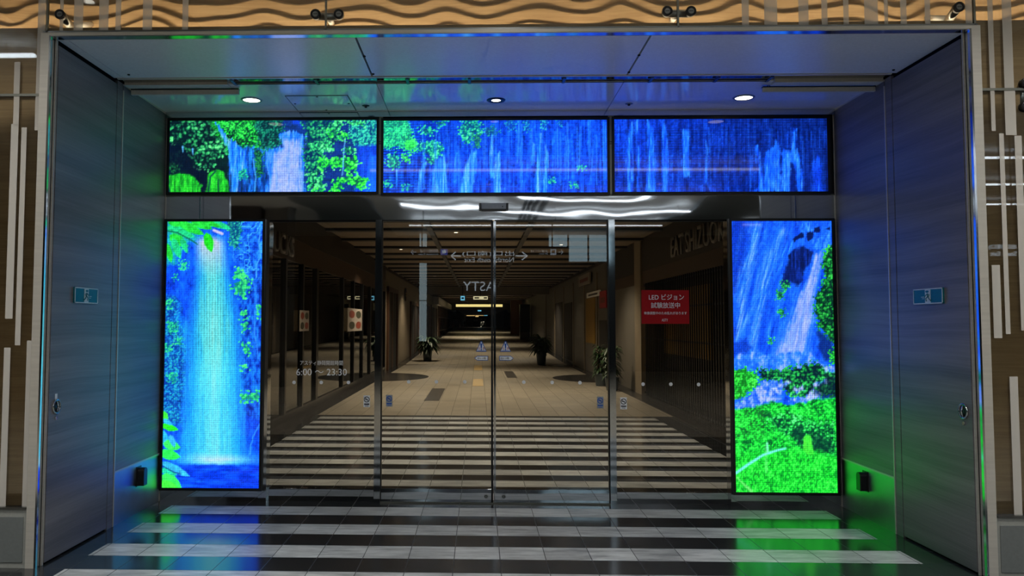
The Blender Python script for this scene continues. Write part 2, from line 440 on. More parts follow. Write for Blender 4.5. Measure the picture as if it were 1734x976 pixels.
    def fall(s, pts, cols, k=0, wob=2.0, soft=3.0, sx=3.0, sy=40, rot=0.0, lift=0.0):
        f = s.noise(sx, sy, 10 + k, 3, rot) * 1.5 - .25 + lift + (s.noise(1.7, 9, 14 + k, 2, rot) - .5) * .5
        st = s.noise(2.0, 34, 24 + k, 2, rot)
        s.put(s.poly(pts, wob, soft, k, (st - .5) * 7) * np.clip(.35 + st * 1.25, 0, 1), s.lerp(f, *cols))
    def linear(s):
        c = np.clip(s.c, 0, 1); c = np.where(c <= .04045, c / 12.92, ((c + .055) / 1.055) ** 2.4)
        l = c.mean(-1, keepdims=True); return c * (1 - .34 * np.clip((l - .25) / .5, 0, 1))

DKG, MIDG, BRG, LMG = (6, 34, 40), (24, 120, 70), (40, 200, 70), (110, 240, 120)
def picture_forest():
    s = Canvas((287, 204), (637, 204), (637, 326), (287, 326), 1.25, 3)
    s.c[:] = s.lerp(s.noise(16, 5, 1), (8, 30, 60), (14, 50, 130), (10, 40, 110))
    s.put(s.poly([(287, 200), (440, 200), (440, 330), (287, 330)], 0, 6), s.lerp(s.noise(9, 9, 2), (2, 16, 30), (6, 40, 40)))
    s.bush([(372, 200), (470, 200), (474, 226), (466, 244), (452, 254), (424, 257), (408, 251), (394, 236), (380, 216)], [(8, 60, 40), (20, 150, 60), (40, 215, 70), (70, 235, 90)], 3.2, 4, 1)
    s.bush([(430, 200), (480, 200), (478, 240), (455, 255), (440, 250)], [(4, 40, 50), (14, 100, 90), (30, 160, 110)], 3.2, 5, 2)
    s.bush([(350, 200), (372, 200), (388, 234), (388, 262), (380, 262), (370, 244), (352, 224)], [(10, 80, 40), (24, 180, 50), (50, 225, 80)], 3, 3, 3)
    s.bush([(284, 200), (352, 200), (366, 226), (384, 246), (384, 268), (370, 262), (362, 282), (348, 288), (332, 280), (318, 256), (300, 242), (284, 238)], [(4, 26, 34), (14, 84, 60), (48, 170, 96), (110, 232, 140)], 5.2, 4, 4, 18)
    s.bush([(284, 256), (304, 258), (314, 276), (296, 290), (284, 288)], [(4, 26, 30), (12, 70, 50), (30, 120, 60)], 4, 4, 5)
    s.put(s.poly([(284, 240), (304, 246), (318, 256), (330, 281), (350, 289), (352, 326), (340, 326), (334, 304), (318, 294), (300, 280), (284, 272)], 4, 5) * .75, (3, 12, 36))
    for x, y in ((309, 248), (326, 252)): s.put(s.line([(x, y), (x + 1, y + 10)], (1.6, .5), 1.2), (80, 170, 235))
    gr = s.lerp(s.noise(3, 14, 6) * 1.3 - .15, (8, 90, 30), (24, 170, 40), (60, 225, 56))
    s.put(s.poly([(290, 330), (284, 300), (300, 293), (318, 295), (334, 304), (343, 316), (342, 330)], 4, 3), gr)
    s.put(s.poly([(350, 330), (353, 294), (366, 287), (380, 292), (386, 306), (391, 330)], 4, 3), gr)
    s.put(s.line([(354, 326), (357, 300), (366, 290)], 1.2, 2), (6, 60, 60)); s.put(s.line([(371, 326), (371, 304)], 1.2, 2), (8, 70, 50))
    # rocks under the far bush, narrow stream, broad white fall
    s.fall([(388, 246), (452, 252), (452, 330), (392, 330)], [(6, 40, 90), (12, 60, 160), (20, 110, 220), (40, 150, 240)], 1, 4, 5, 4, 20)
    s.bush([(398, 286), (420, 284), (420, 304), (402, 304)], [(10, 90, 130), (30, 180, 140), (40, 210, 140)], 3, 3, 6)
    s.bush([(430, 254), (446, 254), (446, 296), (436, 300)], [(6, 40, 50), (14, 100, 70), (40, 150, 80)], 3, 3, 7)
    s.fall([(361, 206), (369, 210), (384, 232), (398, 240), (414, 256), (420, 284), (404, 288), (402, 330), (393, 330), (391, 290), (388, 256), (382, 242), (373, 224)], [(10, 70, 220), (24, 120, 250), (60, 160, 255), (150, 200, 255)], 2, 2, 3, 2.6, 26)
    s.put(s.line([(429, 270), (434, 300), (433, 324)], 1, 1.4), (60, 150, 240))
    s.fall([(472, 228), (482, 223), (500, 223), (513, 229), (519, 232), (516, 246), (513, 262), (516, 292), (520, 330), (450, 330), (455, 302), (450, 274), (453, 256), (468, 250), (480, 250), (476, 240)], [(16, 90, 240), (40, 130, 255), (110, 170, 255)], 3, 2, 2.5, 3, 14)
    s.fall([(482, 238), (508, 236), (512, 252), (508, 268), (510, 296), (512, 330), (457, 330), (462, 302), (462, 282), (464, 260), (480, 253)], [(120, 152, 240), (150, 175, 246), (176, 190, 250)], 4, 2, 7, 8, 6)
    s.put(s.line([(498, 206), (506, 208), (510, 216)], (5, 1), 4, 2), (16, 60, 190))
    # hillside and trees at the right end
    s.bush([(508, 200), (560, 200), (580, 226), (566, 244), (550, 250), (545, 290), (530, 300), (519, 290), (515, 252), (520, 230)], [(4, 40, 80), (10, 90, 84), (30, 150, 96), (60, 200, 120)], 4, 5, 8)
    s.bush([(594, 208), (640, 204), (640, 250), (604, 250), (592, 232)], [(8, 70, 120), (20, 130, 140), (50, 190, 160), (60, 220, 180)], 3.4, 5, 9)
    s.put(s.poly([(604, 250), (640, 246), (640, 330), (600, 330)], 4, 6), s.lerp(s.noise(3, 30, 9), (8, 40, 150), (14, 60, 200), (20, 100, 240)))
    s.put(s.poly([(626, 268), (640, 262), (640, 330), (616, 330)], 2, 4), s.lerp(s.noise(2.5, 30, 12), (10, 70, 230), (30, 120, 250)))
    for k, (pts, b) in enumerate((([(568, 204), (584, 204), (572, 222), (560, 224), (558, 218)], 0), ([(586, 204), (614, 204), (618, 216), (602, 212), (592, 214)], 0), ([(554, 222), (569, 221), (570, 229), (557, 229)], 1), ([(573, 224), (588, 227), (592, 237), (580, 236)], 1), ([(524, 248), (545, 242), (552, 239), (564, 250), (566, 256), (553, 257), (535, 253)], 0), ([(584, 250), (596, 248), (601, 256), (588, 262), (582, 256)], 0), ([(540, 273), (552, 268), (570, 267), (590, 268), (606, 264), (608, 276), (603, 288), (590, 293), (578, 284), (558, 284), (545, 290), (538, 284)], 1), ([(562, 326), (566, 308), (576, 300), (594, 297), (608, 299), (622, 306), (622, 318), (606, 322), (596, 312), (582, 312), (574, 326)], 1), ([(520, 298), (534, 293), (548, 302), (550, 316), (540, 322), (521, 322)], 0), ([(532, 326), (540, 320), (548, 326)], 1))):
        s.bush(pts, [(8, 84, 70), (24, 170, 70), (50, 235, 60), (120, 255, 150)] if b else [(6, 64, 70), (24, 140, 90), (60, 215, 120), (120, 240, 170)], 4.4, 3, 20 + k, 9, 1.5)
    s.put(s.line([(584, 238), (582, 262), (580, 298)], .9, 1.2, 1), (80, 160, 230))
    return s
def picture_curtain():
    s = Canvas((649, 205), (1028, 203), (1028, 326), (649, 327), 1.25, 5)
    b = s.lerp(s.noise(3.0, 40, 1) * 1.0 + s.noise(5, 4, 2) * .6 - .36, (4, 30, 120), (8, 56, 200), (14, 84, 240), (40, 140, 255))
    s.c[:] = b
    band = (np.sin(s.Y * 1.35) * .5 + .5) * np.clip((780 - s.X) / 120, 0, 1)
    s.c = s.c * (1 - .42 * band[..., None])
    sh = np.clip((860 - s.X) / 40, 0, 1) * np.clip((s.X - 700) / 30, 0, 1) * np.clip((262 - s.Y) / 20, 0, 1)
    s.c = s.c * (1 - .3 * sh[..., None]) + np.array((6, 36, 150)) / 255 * .3 * sh[..., None]
    def T(k): return [(6, 70, 120), (16, 130, 130), (40, 196, 140), (90, 235, 180)]
    s.bush([(645, 200), (690, 200), (698, 222), (706, 254), (690, 256), (676, 250), (645, 252)], [(16, 120, 110), (30, 180, 130), (50, 220, 140), (60, 235, 150)], 3.2, 3, 1)
    s.bush([(690, 236), (704, 240), (708, 250), (697, 257), (684, 252)], [(24, 160, 80), (50, 220, 90), (70, 240, 110)], 4, 2, 2)
    s.bush([(656, 264), (670, 260), (676, 270), (674, 284), (664, 287), (655, 278)], T(0), 3.6, 3, 3); s.bush([(680, 264), (692, 261), (696, 272), (688, 277)], [(20, 120, 90), (50, 210, 90), (90, 240, 120)], 4, 2, 4)
    s.bush([(704, 244), (718, 240), (738, 240), (752, 250), (746, 262), (738, 272), (730, 279), (718, 277), (726, 262), (708, 258)], T(0), 3.4, 4, 5); s.bush([(706, 216), (722, 214), (738, 220), (734, 229), (716, 228)], T(0), 3.4, 4, 6)
    s.bush([(732, 208), (748, 204), (760, 206), (744, 214)], T(0), 3.4, 3, 7)
    s.bush([(780, 208), (800, 204), (816, 208), (816, 226), (806, 228), (800, 240), (788, 247), (784, 236), (778, 222)], T(0), 3.6, 3, 8, 10); s.bush([(800, 228), (814, 226), (814, 250), (804, 250)], [(8, 60, 110), (20, 110, 100), (40, 150, 110)], 3, 3, 9)
    s.bush([(820, 218), (836, 214), (846, 222), (838, 230), (822, 228)], [(8, 60, 140), (20, 120, 140), (40, 170, 140)], 3, 3, 10)
    for k, (x0, x1, y) in enumerate(((855, 876, 208), (886, 900, 210), (914, 930, 206), (944, 956, 204))): s.bush([(x0, 202), (x1, 202), (x1 - 3, y + 12), (x0 + 4, y + 12)], [(8, 60, 170), (20, 120, 190), (50, 190, 190)], 3, 3, 11 + k)
    for k, (x, y) in enumerate(((932, 307), (984, 284), (972, 313), (656, 312), (688, 318))): s.bush([(x - 6, y - 3), (x + 6, y - 4), (x + 7, y + 3), (x - 5, y + 4)], [(10, 90, 170), (30, 170, 150), (60, 210, 140)], 3, 2, 30 + k)
    W = [(12, 80, 235), (24, 120, 250), (60, 160, 255), (120, 200, 255)]
    for k, pts in enumerate(([(730, 330), (731, 290), (742, 270), (752, 264), (755, 280), (758, 330)], [(778, 330), (786, 294), (796, 262), (808, 256), (808, 280), (800, 330)], [(706, 330), (710, 292), (718, 274), (722, 276), (714, 300), (712, 330)], [(838, 330), (840, 260), (847, 258), (850, 330)], [(830, 300), (833, 230), (836, 230), (837, 300)], [(906, 330), (908, 290), (915, 226), (918, 226), (914, 300), (914, 330)], [(920, 330), (922, 250), (926, 240), (928, 270), (926, 330)], [(900, 280), (903, 243), (907, 243), (903, 280)], [(668, 318), (670, 288), (674, 288), (672, 318)], [(765, 310), (772, 258), (775, 258), (772, 310)])):
        s.fall(pts, W, k, 1.5, 4, 2.4, 40, 0, .08)
    for k in range(46):
        x = 700 + (k * 61) % 326; y0 = 204 + (k * 29) % 56; s.put(s.line([(x, y0), (x + (k % 5 - 2), y0 + 30 + (k * 17) % 70)], .5 + (k % 3) * .3, 1.4, 1, k) * (.25 + .1 * (k % 4)), (50, 140, 255))
    for k, x in enumerate((880, 884, 944, 950, 958, 962, 978, 998, 1010, 1022, 1026)):
        y0 = 203 + (k * 37) % 30; s.put(s.line([(x, y0), (x + (k % 3 - 1), y0 + 60 + (k * 23) % 40)], 1.0, 1.5, 1, k) * .6, (40, 130, 255))
    return s
def picture_dark_fall():
    s = Canvas((1040, 202), (1400, 200), (1402, 325), (1041, 325), 1.25, 9)
    dk = np.clip((s.X - 1040) / 360, 0, 1)[..., None]
    b = s.lerp(s.noise(3.4, 46, 1) * .95 + s.noise(5, 4, 2) * .6 - .34, (4, 24, 104), (6, 42, 170), (12, 66, 220), (30, 110, 250))
    s.c[:] = b * (1 - .34 * dk) 
    s.c *= (1 - .22 * (np.sin(s.Y * 1.4) * .5 + .5)[..., None] * np.clip((s.noise(40, 30, 5) - .35) * 4, 0, 1)[..., None])
    W = [(8, 60, 220), (16, 90, 250), (40, 130, 255), (80, 170, 255)]
    for k, pts in enumerate(([(1062, 330), (1063, 240), (1068, 206), (1072, 206), (1070, 250), (1070, 330)], [(1076, 220), (1080, 202), (1083, 202), (1079, 226)], [(1095, 330), (1098, 250), (1096, 202), (1104, 214), (1108, 240), (1112, 330)], [(1122, 330), (1124, 240), (1118, 202), (1124, 204), (1132, 226), (1131, 330)], [(1080, 330), (1082, 250), (1084, 330)], [(1156, 300), (1158, 220), (1166, 220), (1170, 300)], [(1194, 300), (1196, 240), (1199, 240), (1200, 320)])):
        s.fall(pts, W, k, 2, 5, 2.6, 30, 0, -.05)
    for k, pts in enumerate(([(1276, 326), (1284, 312), (1283, 280), (1280, 247), (1286, 246), (1289, 280), (1294, 326)], [(1294, 326), (1296, 268), (1302, 252), (1312, 246), (1316, 238), (1322, 252), (1322, 326)], [(1322, 326), (1326, 268), (1338, 258), (1344, 240), (1346, 218), (1350, 218), (1347, 250), (1354, 266), (1358, 300), (1358, 326), (1352, 326), (1346, 280), (1341, 276), (1338, 326)], [(1324, 262), (1330, 254), (1338, 256), (1334, 262), (1328, 268)])):
        s.fall(pts, [(8, 60, 230), (14, 90, 255), (36, 120, 255), (70, 160, 255)], 20 + k, 2.5, 4, 3, 24)
    s.put(s.poly([(1341, 276), (1347, 290), (1346, 326), (1338, 326), (1339, 296)], 2, 3), (4, 26, 110))
    s.fall([(1374, 326), (1376, 280), (1384, 264), (1392, 276), (1394, 326)], [(5, 40, 170), (10, 64, 220), (24, 100, 250)], 30, 3, 6, 3, 20)
    for k in range(40):
        x = 1044 + (k * 53) % 354; y0 = 203 + (k * 31) % 70; s.put(s.line([(x, y0), (x + (k % 5 - 2), y0 + 25 + (k * 19) % 60)], .5 + (k % 3) * .3, 1.4, 1, k) * (.16 + .08 * (k % 4)), (30, 110, 255))
    for k, x in enumerate((1304, 1318, 1334, 1340, 1374, 1380, 1388, 1396)): s.put(s.line([(x, 216 + k % 3 * 6), (x, 250)], .8, 1.4) * .45, (20, 90, 250))
    return s
def picture_tall_fall():
    s = Canvas((283.5, 375), (445, 375), (439, 827), (274, 827), 1.3, 12)
    n = s.noise(7, 22, 1) * .7 + s.noise(3, 5, 2) * .45 - .1
    s.c[:] = s.lerp(n, (4, 26, 120), (8, 56, 200), (14, 90, 240), (30, 140, 255))
    # right bank: dark, a web of light twigs; left bank: teal scree
    net = np.abs(s.noise(13, 15, 4, 3) - .5) < .035
    s.put(s.poly([(390, 372), (450, 372), (450, 480), (410, 470), (392, 430)], 6, 10), s.lerp(s.noise(6, 6, 3) + net * .45, (6, 30, 120), (10, 60, 190), (30, 120, 240), (60, 170, 250)))
    s.bush([(384, 372), (410, 372), (406, 420), (390, 420)], [(6, 60, 110), (20, 130, 130), (60, 200, 150)], 3.4, 5, 1)
    s.put(s.poly([(405, 480), (450, 470), (450, 720), (412, 700), (404, 560)], 6, 8), s.lerp(s.noise(4, 9, 5) * 1.2 - .1, (6, 24, 110), (8, 50, 170), (20, 100, 220), (30, 140, 230)))
    s.put(s.poly([(270, 500), (300, 506), (314, 560), (316, 640), (308, 720), (270, 720)], 6, 10), s.lerp(s.leaves(3.2, 2) * .7 + s.noise(9, 20, 6) * .6 - .2, (6, 50, 140), (14, 90, 180), (24, 140, 190), (40, 190, 190)))
    for k, (x, y, r) in enumerate(((287, 516, 5), (292, 555, 7), (303, 578, 5), (284, 590, 5), (291, 640, 6), (300, 418, 4), (297, 470, 4), (311, 448, 5), (312, 420, 4))):
        s.bush([(x - r, y - r), (x + r, y - r), (x + r, y + r * 1.6), (x - r, y + r * 1.6)], [(10, 100, 130), (30, 180, 130), (60, 220, 130)], 3, 4, 10 + k)
    # the fall
    core = [(330, 400), (378, 398), (384, 420), (388, 470), (396, 500), (402, 560), (406, 640), (410, 700), (412, 786), (298, 786), (314, 700), (318, 620), (312, 566), (302, 536), (322, 560), (332, 520), (334, 450)]
    s.fall(core, [(10, 100, 240), (20, 140, 250), (40, 170, 250)], 1, 5, 16, 3, 60)
    cx = np.interp(s.Y, [398, 470, 560, 700, 786], [354, 360, 362, 362, 362]); hw = np.interp(s.Y, [398, 470, 560, 700, 786], [22, 26, 44, 46, 54])
    d = np.abs(s.X - cx) / hw; rib = np.sin(s.X * 1.35) * .5 + .5
    mk = np.clip(1.25 - d, 0, 1) * np.clip((s.Y - 398) / 14, 0, 1) * np.clip((790 - s.Y) / 6, 0, 1)
    top = np.clip((470 - s.Y) / 60, 0, 1)[..., None]; mid = np.clip(1 - np.abs(d) * 1.2, 0, 1)
    wc = s.lerp(mid * .6 + s.noise(4, 50, 7) * .5, (20, 130, 240), (44, 180, 236), (90, 222, 232), (140, 240, 236)) * (1 - top) + np.array((205, 215, 245)) / 255 * top
    low = np.clip((s.Y - 600) / 80, 0, 1)[..., None]
    wc = wc * (1 - .16 * low) + np.array((20, 120, 240)) / 255 * .16 * low
    wc = wc * (1 - (.26 * rib * np.clip((640 - s.Y) / 60, 0, 1))[..., None])
    s.put(np.clip(mk * 1.5, 0, 1), wc)
    s.put(np.clip(1 - np.abs(s.Y - 776 - s.noise(30, 9, 8) * 6) / 11, 0, 1) * np.clip(1.15 - np.abs(s.X - 370) / 95, .2, 1) * .85, s.lerp(np.clip(1.3 - np.abs(s.X - 368) / 60, 0, 1), (30, 150, 250), (110, 220, 250), (200, 232, 255)))
    s.put(s.poly([(270, 788), (450, 788), (450, 830), (270, 830)], 2, 5), s.lerp(s.noise(26, 4, 9) * 1.2 - .1, (4, 30, 150), (6, 52, 210), (16, 96, 245)))
    # leaves hanging into the picture, upper left
    G = [(16, 110, 60), (24, 180, 50), (60, 220, 60), (60, 220, 200)]
    def leaf(x0, y0, x1, y1, wd, col, k=0):
        mx, my = (x0 + x1) / 2, (y0 + y1) / 2; nx, ny = -(y1 - y0), x1 - x0; L = math.hypot(nx, ny) or 1; nx, ny = nx / L * wd, ny / L * wd
        p = [(x0, y0), (x0 * .7 + mx * .3 + nx * .75, y0 * .7 + my * .3 + ny * .75), (mx + nx, my + ny), (x1 * .6 + mx * .4 + nx * .6, y1 * .6 + my * .4 + ny * .6), (x1, y1), (x1 * .6 + mx * .4 - nx * .6, y1 * .6 + my * .4 - ny * .6), (mx - nx, my - ny), (x0 * .7 + mx * .3 - nx * .75, y0 * .7 + my * .3 - ny * .75)]
        s.put(s.poly(p, .6, 1.2), s.lerp(s.noise(5, 5, 50 + k) * .6 + .2, tuple(v * .55 for v in col), col, tuple(min(255, v * 1.2 + 20) for v in col)))
    s.put(s.poly([(280, 370), (334, 372), (338, 400), (318, 416), (304, 420), (296, 446), (280, 450)], 8, 10) * .75, s.lerp(rib * .4 + s.noise(9, 12, 11) * .6, (10, 120, 190), (30, 190, 140), (30, 190, 230)))
    for k, a in enumerate(((282, 384, 330, 402, 9), (300, 374, 346, 398, 8), (286, 398, 318, 418, 9), (292, 404, 306, 440, 7), (282, 412, 290, 446, 6), (322, 373, 360, 388, 7), (352, 374, 392, 388, 6), (340, 374, 376, 384, 5), (284, 376, 312, 382, 5), (306, 404, 318, 430, 5))):
        leaf(*a, (30, 196, 56) if k % 3 else (26, 190, 120), k)
    leaf(349, 394, 358, 428, 8.5, (24, 190, 30), 30)
    s.put(s.line([(284, 391), (300, 394), (322, 406), (334, 414)], 1.2, 1.6), (10, 90, 70))
    s.put(s.line([(362, 390), (376, 396)], 2.2, 2), (210, 205, 250))
    # leaf clumps on the right bank
    for k, pts in enumerate(([(394, 462), (402, 455), (412, 460), (418, 470), (410, 476), (396, 474)], [(394, 478), (408, 472), (424, 474), (420, 496), (413, 510), (402, 500), (394, 490)], [(408, 546), (420, 544), (422, 560), (410, 562)], [(410, 584), (426, 588), (424, 602), (412, 598)], [(408, 668), (442, 664), (442, 680), (410, 682)], [(410, 622), (418, 622), (418, 628), (410, 628)], [(436, 522), (444, 520), (444, 538), (438, 538)], [(412, 526), (418, 526), (418, 536), (412, 536)])):
        s.bush(pts, [(16, 120, 110), (40, 190, 110), (80, 225, 120)], 5, 2.5, 30 + k, 10)
    s.put(s.line([(442, 378), (438, 410), (441, 436), (434, 450), (434, 470)], 1.0, 1.4, 1), (60, 150, 255)); s.put(s.line([(426, 470), (434, 500), (430, 560), (438, 610)], .9, 1.6, 1) * .6, (60, 150, 255))
    s.put(s.line([(440, 720), (428, 740), (424, 770)], 1.2, 2, 2) * .6, (60, 170, 255))
    # big leaves, lower left
    for k, (a, col) in enumerate((((272, 700, 284, 714, 7), (60, 240, 60)), ((272, 722, 302, 730, 6), (40, 235, 40)), ((276, 712, 292, 722, 4), (40, 170, 235)), ((270, 730, 284, 760, 9), (40, 180, 240)), ((276, 752, 306, 760, 9), (50, 225, 90)), ((288, 738, 296, 760, 5), (50, 170, 240)), ((270, 768, 306, 776, 9), (40, 230, 80)), ((272, 784, 322, 808, 7), (50, 180, 240)), ((270, 796, 300, 806, 6), (30, 200, 160)), ((272, 806, 308, 828, 11), (50, 230, 90)), ((270, 818, 304, 832, 9), (60, 240, 60)))):
        leaf(*a, col, 60 + k)
    s.put(s.line([(274, 790), (292, 800), (306, 804)], .9, 1.4), (8, 50, 120))
    return s
def picture_meadow_fall():
    s = Canvas((1239, 374), (1407, 374), (1419, 835), (1245, 834), 1.3, 21)
    n = s.noise(6, 40, 1, 3, .18) * .75 + s.noise(4, 4, 2) * .35 - .08
    s.c[:] = s.lerp(n, (6, 36, 150), (10, 66, 215), (26, 104, 245), (80, 150, 250))
    P = [(16, 84, 225), (40, 120, 245), (80, 150, 250), (130, 180, 255)]
    s.put(s.poly([(1236, 370), (1270, 370), (1262, 470), (1244, 500), (1236, 500)], 5, 14) * .6, (8, 36, 150))
    for k, pts in enumerate(([(1276, 380), (1288, 378), (1284, 420), (1270, 470), (1254, 520), (1246, 500), (1262, 440)], [(1296, 430), (1316, 410), (1322, 390), (1330, 388), (1318, 430), (1306, 460), (1298, 500), (1284, 560), (1276, 600), (1258, 610), (1276, 540), (1286, 480)], [(1250, 520), (1262, 500), (1268, 540), (1254, 580), (1244, 580)])):
        s.fall(pts, P, k, 3, 12, 3, 30, .25, -.08)
    s.fall([(1326, 420), (1342, 408), (1356, 402), (1344, 424), (1332, 450), (1322, 490), (1310, 520), (1304, 500), (1316, 456)], [(8, 60, 210), (16, 90, 240), (50, 140, 255)], 8, 3, 8, 2.6, 30, .3)
    # rock
    s.put(s.poly([(1336, 432), (1348, 420), (1362, 418), (1378, 428), (1376, 440), (1364, 462), (1356, 480), (1350, 486), (1340, 478), (1334, 488), (1322, 490), (1328, 460)], 4, 5), s.lerp(s.noise(3, 18, 4) * 1.2 - .2, (4, 16, 60), (8, 30, 110), (14, 60, 190)))
    for pts in ([(1343, 404), (1352, 396), (1360, 394), (1362, 402), (1350, 406), (1344, 412)], [(1366, 394), (1378, 392), (1376, 404), (1368, 408)], [(1378, 386), (1388, 384), (1388, 392), (1379, 394)], [(1396, 388), (1404, 384), (1404, 390)]): s.put(s.poly(pts, 2.5, 2), (5, 20, 76))
    s.fall([(1350, 376), (1372, 376), (1376, 390), (1362, 394), (1352, 390)], [(10, 60, 200), (30, 110, 250), (80, 160, 255)], 9, 3, 5, 2.4, 10)
    s.fall([(1376, 408), (1404, 396), (1408, 416), (1390, 424), (1378, 424)], [(10, 60, 220), (30, 110, 250), (70, 150, 255)], 10, 3, 5, 3, 8)
    # main pale stream
    s.fall([(1378, 432), (1392, 424), (1398, 430), (1392, 446), (1388, 470), (1385, 492), (1378, 512), (1380, 548), (1372, 574), (1376, 606), (1300, 616), (1318, 580), (1332, 552), (1344, 520), (1356, 492), (1368, 470)], [(20, 90, 245), (60, 130, 250)], 11, 4, 7, 3, 30, .2)
    s.fall([(1380, 434), (1390, 428), (1388, 448), (1380, 484), (1374, 512), (1372, 548), (1362, 578), (1362, 608), (1312, 612), (1326, 582), (1340, 552), (1350, 520), (1362, 492), (1374, 466)], [(100, 136, 240), (136, 162, 245), (168, 186, 250)], 12, 4, 7, 3, 24, .2)
    s.fall([(1244, 614), (1256, 596), (1270, 590), (1290, 600), (1316, 604), (1344, 596), (1372, 600), (1384, 612), (1400, 618), (1400, 632), (1244, 630)], [(16, 80, 225), (40, 120, 250), (150, 180, 255)], 13, 7, 6, 7, 8)
    s.put(s.poly([(1246, 584), (1262, 572), (1274, 590), (1262, 600), (1246, 604)], 4, 6) * .8, (8, 48, 170))
    # foliage at the right edge
    s.bush([(1408, 412), (1400, 420), (1392, 440), (1390, 452), (1396, 476), (1384, 498), (1377, 508), (1379, 530), (1386, 556), (1402, 572), (1418, 600), (1420, 412)], [(4, 36, 30), (10, 84, 40), (24, 140, 50), (60, 200, 80)], 4, 4, 1)
    s.put(s.poly([(1384, 562), (1402, 572), (1416, 600), (1416, 616), (1396, 612), (1386, 590)], 4, 6) * .7, (4, 20, 70))
    s.bush([(1404, 596), (1420, 588), (1420, 620), (1408, 620)], [(10, 90, 40), (30, 170, 50), (60, 220, 80)], 4, 3, 2)
    for k, (x, y, r) in enumerate(((1330, 486, 6), (1321, 500, 7), (1324, 530, 6), (1306, 578, 4))): s.bush([(x - r, y - r), (x + r, y - r), (x + r, y + r), (x - r, y + r)], [(8, 70, 60), (24, 140, 70), (60, 200, 100)], 3.4, 4, 3 + k)
    # bushes and the brook
    s.bush([(1240, 628), (1262, 626), (1282, 634), (1284, 654), (1268, 668), (1252, 682), (1240, 684)], [(14, 110, 30), (30, 180, 50), (80, 235, 80)], 4, 4, 10)
    s.bush([(1282, 628), (1326, 628), (1352, 622), (1376, 616), (1400, 622), (1418, 634), (1420, 672), (1380, 676), (1340, 676), (1318, 650), (1290, 646)], [(4, 28, 40), (10, 84, 50), (24, 150, 60), (70, 215, 110)], 4.4, 5, 11)
    W2 = [(16, 70, 220), (60, 120, 245), (150, 175, 255), (215, 220, 255)]
    for k, pts in enumerate(([(1290, 648), (1312, 646), (1338, 650), (1330, 656), (1322, 664), (1320, 680), (1300, 684), (1284, 690), (1250, 694), (1244, 688), (1272, 672)], [(1336, 680), (1362, 674), (1378, 662), (1394, 670), (1376, 680), (1350, 686)], [(1376, 652), (1398, 644), (1400, 650), (1380, 656)], [(1344, 660), (1358, 654), (1360, 664), (1350, 668)], [(1392, 624), (1412, 622), (1414, 634), (1398, 632)])):
        s.fall(pts, W2, 20 + k, 4, 4, 5, 6)
    s.put(s.poly([(1378, 668), (1402, 636), (1418, 640), (1418, 674), (1396, 678)], 4, 5) * .6, (4, 24, 40))
    # meadow
    f = s.leaves(3.6, 30) * .5 + s.noise(12, 10, 31) * .7 - .1
    s.put(s.poly([(1240, 694), (1284, 690), (1306, 682), (1340, 688), (1376, 680), (1420, 674), (1424, 840), (1238, 840)], 4, 4), s.lerp(f * 1.3 - .2, (4, 84, 36), (14, 160, 44), (30, 214, 60), (64, 240, 84)))
    s.bush([(1300, 712), (1330, 704), (1370, 716), (1414, 720), (1416, 770), (1390, 772), (1376, 760), (1350, 756), (1338, 742), (1312, 728)], [(4, 60, 40), (14, 130, 50), (40, 200, 80), (90, 235, 130)], 4, 6, 32)
    for pts in ([(1344, 728), (1356, 724), (1360, 748), (1352, 756)], [(1374, 742), (1386, 736), (1410, 752), (1408, 764), (1388, 768), (1378, 762)], [(1290, 706), (1306, 700), (1308, 710)], [(1334, 702), (1344, 704), (1340, 712)]): s.put(s.poly(pts, 4, 4) * .7, (4, 50, 40))
    g = s.lerp(s.leaves(2.6, 35, 1.8) * .7 + s.noise(9, 12, 33) * .8 - .3, (8, 130, 36), (20, 190, 44), (40, 226, 60), (74, 244, 84))
    s.put(s.poly([(1238, 770), (1290, 766), (1336, 760), (1380, 768), (1424, 776), (1424, 840), (1238, 840)], 5, 12), g)
    s.put(s.poly([(1360, 764), (1361, 742), (1367, 737), (1373, 740), (1379, 770), (1370, 772)], .6, 1.6), s.lerp(s.noise(4, 9, 34), (40, 190, 50), (80, 220, 60)))
    s.put(s.line([(1246, 802), (1266, 788), (1292, 772), (1316, 764), (1330, 761)], (2.4, 1.6), 2.4), (110, 235, 225)); s.put(s.line([(1300, 766), (1299, 752)], 1.6, 2.5), (120, 240, 190))
    s.put(s.line([(1248, 810), (1260, 822), (1272, 832)], (1, 2.6), 3) * .6, (150, 245, 140))
    s.put(s.line([(1296, 756), (1298, 800)], 1.6, 4) * .4, (140, 250, 160))
    return s
